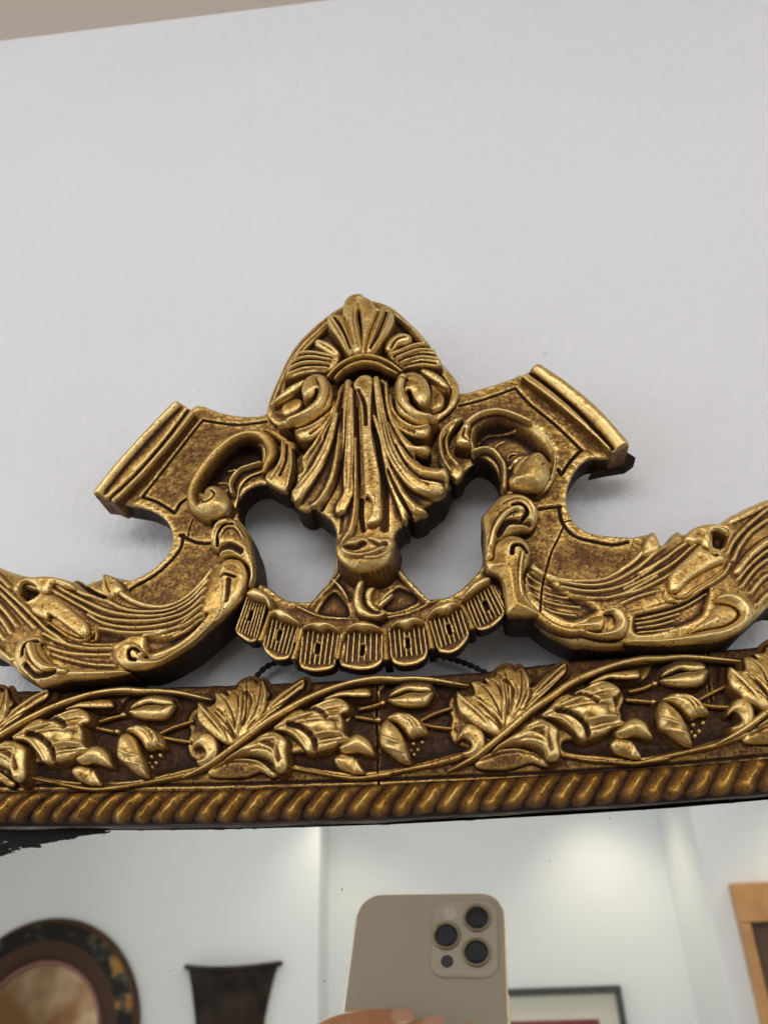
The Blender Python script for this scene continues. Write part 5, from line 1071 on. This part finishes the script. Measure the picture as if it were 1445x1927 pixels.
cr = ramp(nt, [(0.4, (0.34, 0.17, 0.07)), (0.6, (0.62, 0.42, 0.25))]); nt.links.new(nn.outputs['Fac'], cr.inputs[0]); nt.links.new(cr.outputs[0], b.inputs['Base Color'])  # brown patches paint a reflected room into the mirror's tint
lathe_y('mirror_disc', [(R1_-0.002, 0.006), (R1_*0.5, 0.0062), (0.001, 0.0063)], MIR2, rm, pc)
hk = behind(82, 1748, YL); lathe_y('hanging_hook', [(0.001, 0.0), (0.006, 0.0), (0.006, 0.008), (0.001, 0.010)], plain('old_brass', (0.5, 0.42, 0.28), 0.4, 0.8), rm, (hk.x, -YL, hk.z), n=16)

# woven wall basket, flared, its flat back against the wall
p0 = behind(355, 1825, YL); p1 = behind(525, 1821, YL); q0 = behind(372, 1927, YL); q1 = behind(500, 1927, YL)
bc = Vector(((p0.x+p1.x)/2, -YL, p0.z)); bk_ = empty('wall_basket', bc); WORLD_LOC[bk_] = bc.copy()
tag(bk_, 'flared dark woven basket hanging on the opposite wall', 'basket')
WICK = plain('dark_wicker', (0.042, 0.032, 0.024), 0.9, spec=0.1, bump=0.001, scale=160, var=0.5)
wt, wb = (p1.x-p0.x)/2, (q1.x-q0.x)/2; hgt = p0.z-q0.z
rows = 16; cols = 30; V = []; F = []
for r in range(rows*2+1):
    t = r/(rows*2)*1.6; z = -hgt*t
    w = wt-(wt-wb)*min(1, t**0.75) if t <= 1 else wb*(1-0.1*(t-1))
    for c_ in range(cols+1):
        a = math.pi*c_/cols
        bump = 0.0022*(1 if (r+c_) % 2 else -1)
        V.append(((w+bump)*math.cos(a), (0.55*w+bump)*math.sin(a), z+0.006*math.cos(a)**2))
for r in range(rows*2):
    for c_ in range(cols): F.append((r*(cols+1)+c_, r*(cols+1)+c_+1, (r+1)*(cols+1)+c_+1, (r+1)*(cols+1)+c_))
n0 = len(V); V += [(0, 0, -hgt*1.6)]
for c_ in range(0, cols, 1): F.append((rows*2*(cols+1)+c_, rows*2*(cols+1)+c_+1, n0, n0))
F4 = [f for f in F if len(set(f)) == 4]
add_obj('woven_body', mesh_np('woven_body', V, F4, WICK), bk_, bc)
V = []; F = []
for c_ in range(cols+1):
    a = math.pi*c_/cols
    for q in range(8):
        e = q*math.pi/4; rr_ = wt+0.004+0.005*math.cos(e)
        V.append((rr_*math.cos(a), 0.55*rr_*math.sin(a), 0.006*math.cos(a)**2+0.005*math.sin(e)))
for c_ in range(cols):
    for q in range(8): F.append((c_*8+q, c_*8+(q+1) % 8, (c_+1)*8+(q+1) % 8, (c_+1)*8+q))
add_obj('rim', mesh_np('rim', V, F, WICK), bk_, bc)

# framed picture on the back wall
t0 = behind(905, 1862, YB); t1 = behind(1166, 1862, YB)
fp = empty('framed_picture', Vector(((t0.x+t1.x)/2, -YB, t0.z-0.25))); WORLD_LOC[fp] = fp.location.copy()
tag(fp, 'thin dark-framed print with cream mat and dark red picture on the back wall', 'picture')
FRM = plain('thin_dark_frame', (0.06, 0.065, 0.065), 0.3)
x0, x1, z1, z0 = t0.x, t1.x, t0.z, t0.z-0.40; fw = 0.013
for nm, lo, hi in (('frame_rail', (x0, -YB, z1-fw), (x1, -YB+0.02, z1)), ('frame_rail', (x0, -YB, z0), (x1, -YB+0.02, z0+fw)), ('frame_stile', (x0, -YB, z0+fw), (x0+fw, -YB+0.0195, z1-fw)), ('frame_stile', (x1-fw, -YB, z0+fw), (x1, -YB+0.0195, z1-fw))):
    box_mesh(nm, lo, hi, FRM, 0.002, fp)
box_mesh('mat_board', (x0+fw, -YB, z0+fw), (x1-fw, -YB+0.008, z1-fw), plain('cream_mat', (0.66, 0.64, 0.52), 0.7), 0, fp)
pr = behind(1125, 1917, YB)
box_mesh('print', (x0+0.05, -YB+0.008, z0+0.05), (pr.x, -YB+0.0095, pr.z), plain('dark_red_print', (0.22, 0.035, 0.045), 0.5, var=0.3, scale=200), 0, fp)

# light wood frame with dark picture on the right-hand wall
t0 = behind(1368, 1664, YR); g0 = behind(1403, 1737, YR)
wf = empty('wood_frame', Vector((t0.x+0.15, -YR, t0.z-0.4))); WORLD_LOC[wf] = wf.location.copy()
tag(wf, 'broad light wood frame round a dark brown picture, at the right edge of the glass', 'frame')
WOOD = plain('light_oak', (0.52, 0.27, 0.10), 0.45, var=0.2, scale=120)
x0, z1 = t0.x, t0.z; wdt = g0.x-t0.x; wtp = t0.z-g0.z; x1 = x0+0.55; z0 = z1-0.9
for nm, lo, hi in (('frame_rail', (x0, -YR, z1-wtp), (x1, -YR+0.03, z1)), ('frame_rail', (x0, -YR, z0), (x1, -YR+0.03, z0+wtp)), ('frame_stile', (x0, -YR, z0+wtp), (x0+wdt, -YR+0.0295, z1-wtp)), ('frame_stile', (x1-wdt, -YR, z0+wtp), (x1, -YR+0.0295, z1-wtp))):
    box_mesh(nm, lo, hi, WOOD, 0.003, wf)
box_mesh('dark_panel', (x0+wdt, -YR, z0+wtp), (x1-wdt, -YR+0.01, z1-wtp), plain('brown_panel', (0.10, 0.055, 0.03), 0.4, var=0.4, scale=30), 0, wf)
